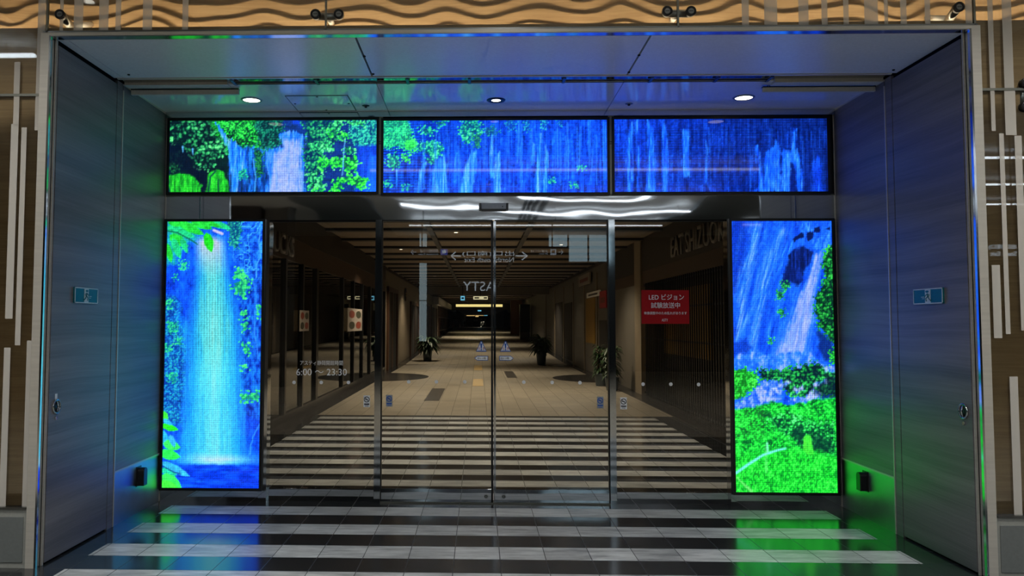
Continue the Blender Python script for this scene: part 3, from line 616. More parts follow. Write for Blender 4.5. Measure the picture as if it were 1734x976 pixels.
def led_screen(pic, rect, label, yface=7.070, depth=.038, bez=.022):
    """rect: x0, x1, z0, z1 of the lit area"""
    x0, x1, z0, z1 = rect
    root = thing('led_screen', ((x0 + x1) / 2, yface + depth / 2, z0), label, 'screen', 'LED screens around the glass doors')
    s = pic(); nh, nw = s.nh, s.nw
    s.c = s.c * (.72 + .40 * s.noise(1.5, 1.9, 95, 2)[..., None] + .12 * s.noise(5, 4, 96, 2)[..., None])
    U, V = np.meshgrid(np.linspace(0, 1, nw), np.linspace(0, 1, nh)); vx = x0 + (x1 - x0) * U - WORLD[root.name].x; vz = z1 + (z0 - z1) * V - WORLD[root.name].z
    co = np.stack([vx, np.full_like(vx, yface - WORLD[root.name].y), vz], -1).reshape(-1, 3)
    idx = np.arange(nh * nw).reshape(nh, nw); q = np.stack([idx[1:, :-1], idx[1:, 1:], idx[:-1, 1:], idx[:-1, :-1]], -1).reshape(-1, 4)
    me = bpy.data.meshes.new('display'); me.vertices.add(len(co)); me.vertices.foreach_set('co', co.ravel())
    me.loops.add(q.size); me.loops.foreach_set('vertex_index', q.ravel().astype(np.int32)); me.polygons.add(len(q)); me.polygons.foreach_set('loop_start', np.arange(0, q.size, 4, dtype=np.int32))
    me.update(calc_edges=True)
    at = me.color_attributes.new('picture', 'FLOAT_COLOR', 'POINT'); c4 = np.ones((nh * nw, 4), np.float32); c4[:, :3] = s.linear().reshape(-1, 3); at.data.foreach_set('color', c4.ravel())
    me.materials.append(MATS['led_display']); o = bpy.data.objects.new('display', me); COL.objects.link(o); WORLD[o.name] = WORLD[root.name].copy(); o.parent = root
    b = MB(); b.box(x0 - bez, x1 + bez, yface + .006, yface + depth, z0 - bez, z1 + bez)
    for a in ((x0 - bez, x0, z0 - bez, z1 + bez), (x1, x1 + bez, z0 - bez, z1 + bez), (x0, x1, z0 - bez, z0), (x0, x1, z1, z1 + bez)): b.box(a[0], a[1], yface - .012, yface + .006, a[2], a[3])
    b.build('bezel', 'bezel', root)
    return root
YS = 7.070
def rect(l, r, t, b, Y=YS):
    ym, xm = (t + b) / 2, (l + r) / 2
    return (onY(l, ym, Y)[0], onY(r, ym, Y)[0], onY(xm, b, Y)[1], onY(xm, t, Y)[1])
led_screen(picture_forest, rect(287, 637.5, 204.3, 325.5), 'wide LED screen over the doors showing green forest and a white waterfall')
led_screen(picture_curtain, rect(649.5, 1028, 204, 326.5), 'wide LED screen over the door joint showing thin blue falls and a few leafy branches')
led_screen(picture_dark_fall, rect(1040.5, 1401, 201.5, 325), 'wide LED screen over the doors showing only dark blue falling water')
led_screen(picture_tall_fall, rect(279, 442, 375.5, 827), 'tall LED screen showing one broad waterfall over a blue pool')
led_screen(picture_meadow_fall, rect(1242, 1413, 374.5, 834.5), 'tall LED screen showing a waterfall above a bright green meadow')

# ------------------------------------------------------------------ entrance side walls, fire doors, kick plates
TOP_DOOR_GLASS = onY(800, 372, YF)[1]
def side(sgn, X, dnum, wname, lab):
    def bx(mb, d0, d1, y0, y1, z0, z1): return mb.box(X + sgn * d0, X + sgn * d1, y0, y1, z0, z1)   # depth measured into the wall
    w = struct(bx(MB(), .02, .16, YN + .002, YF + .20, 0, ZT + .05), wname, 'dark_gap')
    struct(bx(MB(), 0, .02, YK + .012, YF - .004, ZK + .014, ZT), 'wall_panel', 'laminate', parent=w)
    struct(bx(MB(), 0, .02, YD + .012, YK, 0, ZT), 'door_frame', 'laminate', parent=w)
    struct(bx(MB(), -.005, .02, YK, YK + .012, 0, ZT - .05), 'edge_strip', 'trim_alu', parent=w)
    struct(bx(MB(), -.002, .02, YK + .012, YF - .004, 0, ZK), 'kick_plate', 'kick_steel', parent=w)
    struct(bx(MB(), -.006, .02, YK + .012, YF - .004, ZK, ZK + .014), 'kick_trim', 'trim_alu', parent=w)
    struct(bx(bx(MB(), -.006, .02, YF - .016, YF - .002, 0, ZT), -.004, .02, YK, YF - .016, ZT - .012, ZT), 'corner_trim', 'trim_alu', parent=w)
    d = struct(bx(MB(), 0, .045, YN + .016, YD, .014, ZD - .012), dnum, 'laminate')
    # recessed ring pull: cup, ring and lock below it
    hy, hz = onX(95, 689, XL) if sgn < 0 else onX(1632, 697, XR)
    h = MB(); h.torus((X - sgn * .004, hy, hz), .044, .007, 'x'); h.tube([(X + sgn * .012, hy, hz), (X - sgn * .003, hy, hz)], .040, 24, 1)
    h.tube([(X - sgn * .003, hy, hz + .036), (X - sgn * .016, hy, hz + .0), (X - sgn * .004, hy, hz - .034)], .007, 8)
    h.tube([(X, hy, hz - .074), (X - sgn * .006, hy, hz - .074)], .012, 14)
    h.build('door_handle', ['ring_chrome', 'black_plastic'], d)
    if sgn < 0:
        ky, kz = onX(95, 673, XL); k = MB(); bx(k, -.001, 0, ky - .014, ky + .014, kz - .022, kz + .022); bx(k, -.0015, -.001, ky - .009, ky + .009, kz - .016, kz + .016)
        k.build('key_sticker', 'sticker_white', d)
    # exit sign on the leaf
    a, b = (onX(124, 486, XL), onX(162.5, 515, XL)) if sgn < 0 else (onX(1599, 487, XR), onX(1550, 516, XR))
    y0, y1 = sorted((a[0], b[0])); zc = (a[1] + b[1]) / 2; hh = abs(a[1] - b[1]) / 2
    t = thing('exit_sign', (X, (y0 + y1) / 2, zc - hh), lab[0], 'sign', 'emergency exit signs')
    p = MB(); bx(p, -.012, 0, y0, y1, zc - hh, zc + hh); p.build('panel', 'exit_teal', t, .002)
    p = MB()
    for q in ((y0, y1, zc + hh - .007, zc + hh), (y0, y1, zc - hh, zc - hh + .007), (y0, y0 + .007, zc - hh, zc + hh), (y1 - .007, y1, zc - hh, zc + hh)): bx(p, -.014, -.012, *q)
    p.build('border', 'exit_white', t)
    ym = (y0 + y1) / 2 - .004; s = hh / .5; sy = (y1 - y0) * .185 / .26
    p = MB(); bx(p, -.0135, -.012, ym - .13 * sy, ym + .13 * sy, zc - .46 * s, zc + .46 * s); p.build('doorway_symbol', 'exit_white', t)
    p = MB(); XX = X - sgn * .0145
    def T(pts, r): p.tube([(XX, ym + u * sy, zc + v * s) for u, v in pts], r * s * 1.5, 8)
    p.prism([(ym + .02 * sy + .075 * sy * math.cos(k * .449), zc + .30 * s + .075 * s * math.sin(k * .449)) for k in range(14)], 'x', XX - .0008, XX + .0008)
    T([(.01, .17), (-.02, -.02)], .030); T([(.0, .15), (.10, .06), (.13, -.04)], .016); T([(.01, .15), (-.09, .08), (-.06, -.02)], .016)
    T([(-.02, -.02), (.08, -.14), (.06, -.32)], .022); T([(-.02, -.02), (-.07, -.18), (-.16, -.30)], .022)
    p.build('running_figure', 'exit_teal', t)
    p = MB(); d_ = sgn * -1
    yy = ym + (.22 * s if True else 0); bx(p, -.0135, -.012, ym + .18 * sy, ym + .32 * sy, zc - .06 * s, zc - .02 * s); bx(p, -.0135, -.012, ym + .18 * sy, ym + .28 * sy, zc - .16 * s, zc - .13 * s)
    p.build('small_print', 'exit_white', t)
    # rounded black box on the kick plate
    c0 = onX(233.5, 822, XL) if sgn < 0 else onX(1467, 831, XR)
    yb, zb = c0; ph = .115; bwid = .036
    t = thing('wall_sensor', (X, yb, zb), lab[1], 'sensor', 'black boxes on the kick plates')
    prof = [(yb - bwid, zb), (yb + bwid, zb), (yb + bwid, zb + ph)] + [(yb + bwid * math.cos(q), zb + ph + .028 * math.sin(q)) for q in (.5, 1.0, 1.57, 2.14, 2.64)] + [(yb - bwid, zb + ph)]
    MB().prism(prof, 'x', X - sgn * .062, X - sgn * .002).build('housing', 'black_plastic', t, .003)
    MB().prism([(yb - bwid * 1.25, zb - .006), (yb + bwid * 1.25, zb - .006), (yb + bwid * 1.25, zb + ph + .035), (yb - bwid * 1.25, zb + ph + .035)], 'x', X - sgn * .008, X - sgn * .002).build('back_plate', 'black_plastic', t)
    return w
side(-1, XL, 'door_1', 'wall_left', ('teal exit sign with running figure on the left fire door', 'black rounded box on the blue-lit steel kick plate'))
side(1, XR, 'door_2', 'wall_right', ('blue exit sign with running figure on the right fire door', 'black rounded box on the green-lit steel kick plate'))

# ------------------------------------------------------------------ soffit over the entrance
yA, yB = onZ(850, 128, ZT)[1], onZ(850, 140, ZT)[1]
ce = struct(MB().box(XL - .1, XR + .1, YN + .03, yA + .03, ZT + .024, ZT + .055).box(XL - .1, XR + .1, yA, YF + .2, ZT + .06, ZT + .12), 'ceiling', 'dark_gap')
j1, j2 = onZ(616, 96, ZT)[0], onZ(1083, 92, ZT)[0]; k1, k2 = onZ(648, 166, ZT)[0], onZ(1040, 166, ZT)[0]
l0, l1 = onZ(150, 92, ZT)[0], onZ(1570, 92, ZT)[0]
for a, b in ((XL, l0 - .004), (l0 + .004, j1 - .007), (j1 + .007, j2 - .007), (j2 + .007, l1 - .004), (l1 + .004, XR)):
    struct(MB().box(a, b, YN - .002, yA, ZT, ZT + .024), 'soffit_panel', 'soffit_front', parent=ce)
for a, b in ((XL, k1 - .003), (k1 + .003, k2 - .003), (k2 + .003, XR)):
    struct(MB().box(a, b, yB, YF + .1, ZT, ZT + .06), 'soffit_panel', 'soffit', parent=ce)
struct(MB().box(XL + .02, XR - .02, yA + .004, yA + .028, ZT - .006, ZT + .055), 'slot_edge', 'trim_alu', parent=ce)
struct(MB().box(XL + .02, XR - .02, yA + .03, yB - .004, ZT + .010, ZT + .055), 'slot_lining', 'steel_polished', parent=ce)
for px, py in ((617, 95), (632, 125), (1082, 93), (1065, 122), (218, 126), (1513, 118)):
    x, y = onZ(px, py, ZT); struct(MB().lathe((x, y, ZT - .008), [(.004, 0), (.010, .002), (.010, .010)], 10), 'fastener', 'black_metal', parent=ce)
# track with thin dark rods in the slot
xa, xb = onZ(388, 134, ZT)[0], onZ(1308, 131, ZT)[0]
t = thing('shutter_track', ((xa + xb) / 2, (yA + yB) / 2, ZT - .02), 'long track of thin black rods in the mirrored slot of the soffit', 'track')
for q, r in ((.30, .0025), (.58, .0042), (.88, .0025)):
    yy = yA + .03 + (yB - yA - .034) * q; MB().tube([(xa, yy, ZT - .008), (xb, yy, ZT - .008)], r, 8).build('rod', 'black_metal', t)
for f in (0.004, .16, .33, .445, .62, .78, .9, .996):
    x = xa + (xb - xa) * f; MB().box(x - .012, x + .012, yA + .034, yB - .006, ZT - .012, ZT - .004).build('bracket', 'black_metal', t, .003)
for (p0, p1, y0, y1, lb, hooks, bar) in ((200, 385, 135, 144, 'pale cover rail in the soffit slot above the left hanging bar', (393, 219), (208, 404, 152, 160)), (1312, 1506, 130, 139, 'pale cover rail in the soffit slot above the right hanging bar', (1303, 1486), (1292, 1499, 147, 155))):
    YC = yB - .03
    x0, x1 = onY(p0, y0, YC)[0], onY(p1, y0, YC)[0]; z1, z0 = onY((p0 + p1) / 2, y0, YC)[1], onY((p0 + p1) / 2, y1, YC)[1]
    tag(MB().box(max(x0, XL + .01), min(x1, XR - .01), YC, YC + .09, z0, ZT + .03).build('cover_rail', 'pale_paint', None, .003), lb, 'rail', 'cover rails in the soffit slot')
    YB = yB + .10; side_ = 'left' if p0 < 800 else 'right'
    x0, x1 = onY(bar[0], 155, YB)[0], onY(bar[1], 155, YB)[0]; zt, zb = onY((bar[0] + bar[1]) / 2, bar[2], YB)[1], onY((bar[0] + bar[1]) / 2, bar[3], YB)[1]
    x0, x1 = max(x0, XL + .008), min(x1, XR - .008)
    t = thing('hanging_bar', ((x0 + x1) / 2, YB, zb), 'grey bar hung on hooks below the %s end of the soffit slot' % side_, 'bar', 'bars hung under the soffit')
    m = MB(); m.box(x0, x1, YB, YB + .03, zb, zt); m.build('rail', 'pale_paint', t, .003)
    m = MB(); m.box(x0, x1, YB - .003, YB + .033, zt, zt + .006); m.build('cap', 'black_metal', t)
    for hp in hooks:
        hx = onY(hp, 150, YB)[0]; m = MB(); m.tube([(hx, YB + .015, ZT), (hx, YB + .015, (ZT + zt) / 2 + .010)], .003, 6); m.torus((hx, YB + .015, (ZT + zt) / 2), .010, .003, 'y', 14, 6); m.tube([(hx, YB + .015, (ZT + zt) / 2 - .010), (hx, YB + .015, zt)], .003, 6)
        m.build('hook', 'black_metal', t)
# downlights, hatch, sprinklers
for px, py, big, lb in ((426, 169, 1, 'bright round downlight in the soffit above the forest screen'), (840, 169.5, 0, 'small dark-ringed downlight in the middle of the soffit'), (1259.5, 165, 1, 'bright round downlight in the soffit above the dark blue screen')):
    x, y = onZ(px, py, ZT); R = .072 if big else .052
    t = thing('downlight', (x, y, ZT - .01), lb, 'light', 'soffit downlights')
    MB().lathe((x, y, ZT - .008), [(R - .004, .007), (R - .002, 0), (R + .010, .001), (R + .016, .008)] if big else [(R - .004, .007), (R, 0), (R + .020, .001), (R + .026, .008)], 32).build('trim_ring', 'steel_dull' if big else 'black_metal', t)
    MB().lathe((x, y, ZT - .006), [(.0005, .001), (R - .002, .002)] if big else [(.0005, .001), (R * .72, .002)], 32).build('lens', 'lamp_white' if big else 'lamp_white', t)
    if not big: MB().lathe((x, y, ZT - .006), [(R * .72, .002), (R, .005)], 32).build('baffle', 'steel_dull', t)
hx = [onZ(px, py, ZT) for px, py in ((481, 162), (589, 162), (604, 187), (505, 187))]
t = thing('access_hatch', (hx[0][0], hx[0][1], ZT - .004), 'rectangular access hatch outlined in the soffit with four small catches', 'hatch')
x0, x1, y0, y1 = hx[0][0] * .5 + hx[3][0] * .5, hx[1][0] * .5 + hx[2][0] * .5, hx[0][1], hx[2][1]
MB().box(x0 + .006, x1 - .006, min(y0, y1) + .006, max(y0, y1) - .006, ZT - .003, ZT + .001).build('panel', 'soffit', t)
m = MB(); ya_, yb_ = min(y0, y1), max(y0, y1)
for q in ((x0, x1, ya_, ya_ + .006), (x0, x1, yb_ - .006, yb_), (x0, x0 + .006, ya_, yb_), (x1 - .006, x1, ya_, yb_)): m.box(*q, ZT - .004, ZT + .001)
m.build('outline', 'hatch_line', t)
for cx_, cy_ in (((x0 + x1) / 2, ya_ + .03), ((x0 + x1) / 2, yb_ - .03), (x0 + .03, (ya_ + yb_) / 2), (x1 - .03, (ya_ + yb_) / 2)):
    MB().lathe((cx_, cy_, ZT - .007), [(.0005, 0), (.009, .001), (.010, .005)], 12).build('catch', 'black_metal', t)
for px, py, lb in ((619.5, 179, 'small dark ringed sensor in the soffit beside the access hatch'), (1065, 175.5, 'small round sprinkler head in the soffit, away from the hatch')):
    x, y = onZ(px, py, ZT); t = thing('ceiling_sensor', (x, y, ZT - .02), lb, 'sensor', 'small round fittings in the soffit')
    MB().lathe((x, y, ZT - .006), [(.016, 0), (.030, .002), (.032, .006)], 20).build('flange', 'black_metal' if px < 800 else 'steel_dull', t)
    MB().lathe((x, y, ZT - .020), [(.0005, 0), (.010, .002), (.013, .014)], 16).build('head', 'black_metal', t)

# ------------------------------------------------------------------ polished surround of the opening
YO = 5.143
fr = frame('trim_1', (0, YO, 0))
xo, xi = XL - .080, XL - .013; Xo, Xi = XR + .080, XR + .013; zi, zo = ZT + .001, ZT + .029
MB().box(xo, xi - .004, YO, YO + .022, 0, zo).build('outer_trim', 'trim_alu', fr); MB().box(Xi + .004, Xo, YO, YO + .022, 0, zo).build('outer_trim', 'trim_alu', fr)
MB().box(xi - .004, Xi + .004, YO, YO + .022, zi + .004, zo).build('outer_trim', 'trim_alu', fr)
u = .007
MB().prism([(xi + .0005, YO - .001), (xi + .0005 - u, YN - .004), (xi - .012, YN - .004), (xi - .012, YO - .001)], 'z', 0, zi + .008).build('reveal', 'steel_reveal', fr)
MB().prism([(Xi - .0005, YO - .001), (Xi - .0005 + u, YN - .004), (Xi + .012, YN - .004), (Xi + .012, YO - .001)], 'z', 0, zi + .008).build('reveal', 'steel_reveal', fr)
MB().prism([(YO - .001, zi - .0005), (YN - .004, zi + .0002), (YN - .004, zi + .006), (YO - .001, zi + .006)], 'x', xi, Xi).build('reveal', 'steel_reveal', fr)
MB().box(xi - .004, XL - .005, YN - .002, YN + .012, 0, zi).build('inner_stop', 'trim_alu', fr); MB().box(XR + .005, Xi + .004, YN - .002, YN + .012, 0, zi).build('inner_stop', 'trim_alu', fr)

# ------------------------------------------------------------------ facade beside and above: veneer, wavy timber, etched glass
YG, YP, YW = 5.170, 5.190, 5.74
zp = onY(850, 41, YP)[1]; zled = onY(850, 46.5, YG)[1]
struct(MB().box(-7, xo + .002, YP, YP + .012, .30, zp), 'wall_facade_left', 'veneer_panel'); struct(MB().box(Xo - .002, 7.5, YP, YP + .012, .30, zp), 'wall_facade_right', 'veneer_panel')
struct(MB().box(xo + .002, Xo - .002, YP, YP + .012, ZT + .030, zp), 'wall_facade_lintel', 'veneer_panel')
# carved wavy timber: lapped boards whose edges swing up and down
def wavy():
    nx, nz = 720, 70; x0, x1, z0, z1 = -7.0, 7.5, ZT + .060, 3.96
    vs = []; fs = []
    for j in range(nz + 1):
        z = z0 + (z1 - z0) * j / nz
        for i in range(nx + 1):
            x = x0 + (x1 - x0) * i / nx
            wv = .34 * math.sin(x * 9.2 + .7 + .9 * math.sin(x * 1.7)) + .22 * math.sin(x * 4.1 + 2.0) + .10 * math.sin(x * 15 + z * 9)
            ph = (z - z0) / .098 + wv * (1 + .3 * math.sin(z * 20 + x)); f = ph - math.floor(ph)
            d = .042 * f if f < .93 else .042 * .93 * (1 - f) / .07
            vs.append((x, YW - d, z))
    for j in range(nz):
        for i in range(nx):
            a = j * (nx + 1) + i; fs.append((a, a + 1, a + nx + 2, a + nx + 1))
    m = MB(); m.add(vs, fs, 0, True); m.box(x0, x1, YW + .002, YW + .1, z0, CONC_Z); return m
struct(wavy(), 'wall_upper', 'veneer_wave')
# glass cladding with frosted strips
zj = onY(40, 161, YG)[1]; zk = onY(30, 858, YG)[1]; ztop = 4.05
xs = [onY(80, 25, YG)[0], onY(552, 25, YG)[0], onY(1148, 20, YG)[0], onY(1650, 20, YG)[0]]
def pane(n, x0, x1, z0, z1, strips):
    g = struct(MB().box(x0 + .006, x1 - .006, YG, YG + .012, z0, z1), 'window_%d' % n, 'cladding_glass')
    for a, b, u, v in strips:
        if b - a > .004 and v - u > .01: MB().box(a, b, YG - .0015, YG - .0003, u, v).build('frosted_strip', 'frosted_film', g)
    return g
def hs(a, b, py=25): return onY(a, py, YG)[0], onY(b, py, YG)[0]
zl = zled
H = [(101.7, 107.5), (125.5, 141), (168, 184), (196, 205), (242, 258), (309, 319)]; H2 = [(1294, 1316), (1352, 1369), (1391, 1401), (1428, 1437), (1463.5, 1486.5), (1497, 1503.5), (1524.5, 1535), (1566, 1575), (1634.6, 1646)]
pane(1, xs[0], xs[1], zl, ztop, [(*hs(a, b), zl + .002, ztop) for a, b in H]); pane(2, xs[1], xs[2], zl, ztop, [(*hs(1256, 1270), zl, zl)])
pane(3, xs[2], xs[3], zl, ztop, [(*hs(a, b), zl + .002, ztop) for a, b in [(1256, 1268)] + H2])
def zz(py, px): return onY(px, py, YG)[1]
pane(4, -7, xs[0], zj + .006, ztop, [(*hs(63, 75.5, 80), zj + .008, ztop), (*hs(24, 34, 130), zj + .008, zz(105, 30)), (*hs(-60, -40, 80), zj + .01, ztop)])
pane(5, -7, xo - .004, zk, zj - .006, [(*hs(23, 32.5, 186), zz(213, 27), zj - .008), (*hs(14, 26.5, 375), zz(540, 12), zz(210, 20)), (*hs(31, 40, 400), zz(585, 28), zz(216, 40)), (*hs(59.5, 68.5, 190), zz(221, 62), zj - .008), (*hs(41.5, 54.5, 720), zk, zz(577, 52)), (*hs(3, 14, 720), zk, zz(589, 14)), (*hs(-50, -30, 500), zk, zj - .01)])
pane(6, xs[3], 7.5, zj + .006, ztop, [(*hs(1674, 1683, 80), zj + .008, ztop), (*hs(1698.5, 1714.5, 80), zj + .008, ztop)])
pane(7, Xo + .004, 7.5, zk, zj - .006, [(*hs(1678, 1685, 190), zz(222, 1681), zj - .008), (*hs(1701.5, 1720, 190), zz(229, 1712), zj - .008), (*hs(1696, 1704, 360), zz(566, 1709), zz(226, 1697)), (*hs(1720, 1732, 300), zz(560, 1726), zz(230, 1722)), (*hs(1681, 1695, 511), zz(573, 1690), zz(449, 1686)), (*hs(1713, 1727, 750), zk, zz(638, 1716))])
for i, x in enumerate(xs):
    struct(MB().box(x - .006, x + .006, YG - .004, YG + .014, (zo if 0 < i < 3 else zo) - .0, ztop), 'trim_glass_joint', 'steel_dull')
struct(MB().box(-7, xo, YG - .004, YG + .014, zj - .008, zj + .008), 'trim_glass_joint', 'steel_dull'); struct(MB().box(Xo, 7.5, YG - .004, YG + .014, zj - .008, zj + .008), 'trim_glass_joint', 'steel_dull')
struct(MB().box(xo, Xo, YG - .004, YG + .03, zo, zl), 'trim_glass_channel', 'steel')
# steel kick panels under the glass
for nm, a, b in (('left', -7, xo - .004), ('right', Xo + .004, 7.5)):
    k = struct(MB().box(a, b, YG - .02, YP + .012, 0, zk - .008), 'baseboard_' + nm, 'grey_paint')
    inner = (a + .1, onY(42, 910, YG)[0]) if nm == 'left' else (onY(1690, 910, YG)[0], b - .1)
    MB().box(inner[0], inner[1], YG - .025, YG - .02, .035, zk - .06).build('inset_panel', 'inset_grey', k, .001)
    MB().box(a, b, YG - .03, YG + .02, zk - .012, zk).build('top_edge', 'steel', k)
# glass brackets: stubby arm from the timber, bolt discs on the glass
def clamp(bolts, foot, lb):
    pts = [onY(px, py, YG - .012) for px, py in bolts]; fx, fz = onY(foot[0], foot[1], YW - .06)
    cx, cz = sum(p[0] for p in pts) / len(pts), sum(p[1] for p in pts) / len(pts)
    t = thing('glass_bracket', (cx, YG, cz), lb, 'bracket', 'steel point brackets holding the glass')
    for x, z in pts:
        m = MB(); m.tube([(x, YG + .02, z), (x, YG - .012, z)], .030, 20, 0); m.torus((x, YG - .013, z), .026, .007, 'y', 22, 8, 0); m.tube([(x, YG - .0145, z), (x, YG - .012, z)], .018, 16, 1); m.box(x - .013, x + .013, YG - .0155, YG - .0145, z - .002, z + .002)
        m.build('bolt', ['black_plastic', 'steel'], t)
    m = MB()
    if len(pts) == 2: m.tube([(pts[0][0], YG + .035, pts[0][1]), (pts[1][0], YG + .035, pts[1][1])], .024, 14)
    else: m.tube([(cx, YG + .012, cz), (cx + (fx - cx) * .5, YG + .2, cz - .005)], .027, 14)
    m.build('yoke', 'steel', t)
    s0 = (cx, YG + .04, cz) if len(pts) == 2 else (cx + (fx - cx) * .45, YG + .18, cz - .004)
    MB().tube([s0, (fx, YW - .02, fz)], .020, 12).build('strut', 'white_film', t)
clamp([(101, 24)], (150, 38), 'single-bolt steel glass bracket at the upper left corner of the entrance')
clamp([(534, 23.5), (573.5, 23.5)], (560, 36), 'two-bolt glass bracket over the seam above the forest screen')
clamp([(1130, 18.5), (1170.5, 18.5)], (1140, 32), 'two-bolt glass bracket over the seam above the dark blue screen')
clamp([(1624.5, 11.5)], (1575, 27), 'single-bolt steel glass bracket at the upper right corner of the entrance')
clamp([(1738, 140), (1738, 180)], (1738, 160), 'steel glass bracket half cut off at the right edge of the photo')
# warm lamp strip hidden behind the veneer edge
zs_ = ZT + .056
wl = thing('cove_light', (0, YP + .36, zs_), 'warm strip light lying behind the veneer edge under the wavy timber', 'light')
MB().box(-7, 7.5, YP + .33, YP + .39, zs_, zs_ + .012).build('housing', 'black_metal', wl); MB().box(-6.9, 7.4, YP + .34, YP + .38, zs_ + .012, zs_ + .022).build('tube', 'warm_strip', wl)

# ------------------------------------------------------------------ entrance front: header, plinths, posts, glass
YM = YF - .004
zh0, zh1 = onY(840, 372.5, YM)[1], onY(840, 332, YM)[1]
PX = {}
def xat(px, py=600, Y=YM): return onY(px, py, Y)[0]
front = struct(MB().box(XL, XR, YF + .08, YF + .18, zh0, ZT + .05), 'wall_front', 'dark_gap')
hd = struct(MB().box(XL + .004, XR - .004, YM, YF + .08, zh0, zh1), 'trim_6', 'mirror_header')
struct(MB().box(XL + .004, XR - .004, YM - .006, YM + .02, zh1, zh1 + .010), 'header_edge', 'steel_dull', parent=hd)
z202 = onY(840, 201.5, YM)[1]
struct(MB().box(XL + .004, XR - .004, YM - .05, YF + .08, z202 + .012, ZT), 'trim_7', 'steel_reveal')
struct(MB().box(XL + .004, XR - .004, YM + .015, YF + .08, zh1 + .010, z202 + .012), 'screen_backing', 'black_metal', parent=front)
for px in (643.5, 1034.5):
    a, b = xat(px - 4.5, 265), xat(px + 4.5, 265); dv = struct(MB().box(a, b, YM - .03, YM + .02, zh1 + .01, z202 + .012), 'trim_%d' % (8 if px < 800 else 9), 'steel_dull')
    zc = onY(px, 241, YM - .03)[1]
    for dz in (0, .018): struct(MB().box(a, b, YM - .034, YM - .03, zc - dz, zc - dz + .006), 'divider_slot', 'black_metal', parent=dv)
for a, b in ((XL + .004, xat(440, 830)), (xat(1245, 830), XR - .004)):
    pl = struct(MB().box(a, b, YM, YF + .2, 0, onY(350, 829, YM)[1]), 'trim_%d' % (10 if a < 0 else 11), 'mirror_header')
    struct(MB().box(a, b, YM + .02, YF + .2, onY(350, 829, YM)[1], zh0), 'screen_backing', 'black_metal', parent=front)
    struct(MB().box(a, b, YM - .016, YM + .02, onY(350, 829, YM)[1] - .004, onY(350, 829, YM)[1] + .002), 'plinth_edge', 'steel_dull', parent=pl)
YD1 = YF - .004      # door leaves
YS1 = YF + .045      # side lights
for i, (a, b) in enumerate(((440.5, 454), (634.5, 645), (1032, 1042.5), (1234, 1243.5))):
    struct(MB().box(xat(a, 620), xat(b, 620), YM - .012, YF + .10, 0, zh0 - (.0 if i else 0)), 'trim_%d' % (i + 2), 'steel_polished')
def glass_leaf(name, a, b, Y, rail_top, edge, thick=.012, z0=.0, stile=None, top=None):
    x0, x1 = xat(a, 620, Y), xat(b, 620, Y); zr = onY((a + b) / 2, rail_top, Y)[1]; zt = top or zh0 - .012
    g = frame(name, ((x0 + x1) / 2, Y, 0))
    MB().box(x0, x1, Y, Y + thick, zr, zt).build('glass', 'door_glass', g)
    MB().box(x0, x1, Y - .014, Y + thick + .014, z0, zr).build('bottom_rail', 'mirror_header', g, .001)
    MB().box(x0, x1, Y - .010, Y + thick + .010, zt, zh0).build('top_rail', 'black_metal', g)
    if stile:
        for s0, s1, mt in stile:
            MB().box(xat(s0, 620, Y), xat(s1, 620, Y), Y - .016, Y + thick + .016, z0, zt).build('stile', mt, g)
    return g
wl_ = glass_leaf('window_8', 454, 634.5, YS1, 827, 0); wr_ = glass_leaf('window_9', 1042.5, 1234, YS1, 834, 0)
dl = glass_leaf('door_3', 645.5, 834, YD1, 827.5, 1, z0=.012, stile=[(645.5, 647, 'black_metal'), (831.5, 835, 'black_metal')])
dr = glass_leaf('door_4', 838, 1031.5, YD1, 829.5, 1, z0=.012, stile=[(835.6, 839.6, 'steel_polished'), (1029.5, 1031.5, 'black_metal')])
for d, px, py in ((dl, 823, 841), (dr, 853, 841.5)):
    x, z = onY(px, py, YD1 - .016); m = MB(); m.tube([(x, YD1 - .014, z), (x, YD1 - .022, z)], .016, 20, 0); m.torus((x, YD1 - .022, z), .014, .003, 'y', 20, 6, 1); m.tube([(x, YD1 - .026, z), (x, YD1 - .022, z)], .006, 12, 1); m.build('floor_lock', ['black_metal', 'steel'], d)
struct(MB().box(xat(645.5), xat(1031.5), YD1 - .02, YD1 + .04, .001, .011), 'door_track', 'steel_dull', parent=floor)
# sensor on the header
a, b = onY(811, 344, YM - .05), onY(861, 355, YM - .05)
t = thing('door_sensor', ((a[0] + b[0]) / 2, YM, b[1]), 'grey rectangular motion sensor on the mirrored header above the door joint', 'sensor')
MB().box(a[0] + .02, b[0] - .02, YM - .05, YM - .002, b[1] + .006, a[1]).build('housing', 'sensor_grey', t, .004)
MB().box(a[0], a[0] + .02, YM - .052, YM - .002, b[1], a[1]).build('end_cap', 'black_plastic', t, .003); MB().box(b[0] - .02, b[0], YM - .052, YM - .002, b[1], a[1]).build('end_cap', 'black_plastic', t, .003)
MB().box(a[0] + .02, b[0] - .02, YM - .048, YM - .004, b[1] - .004, b[1] + .006).build('lens_strip', 'black_plastic', t)
x, z = onY(851, 350, YM - .05); MB().lathe((0, 0, 0), [(.0005, 0), (.004, 0)], 8) ; MB().tube([(x, YM - .0515, z), (x, YM - .049, z)], .005, 10).build('indicator', 'black_plastic', t)

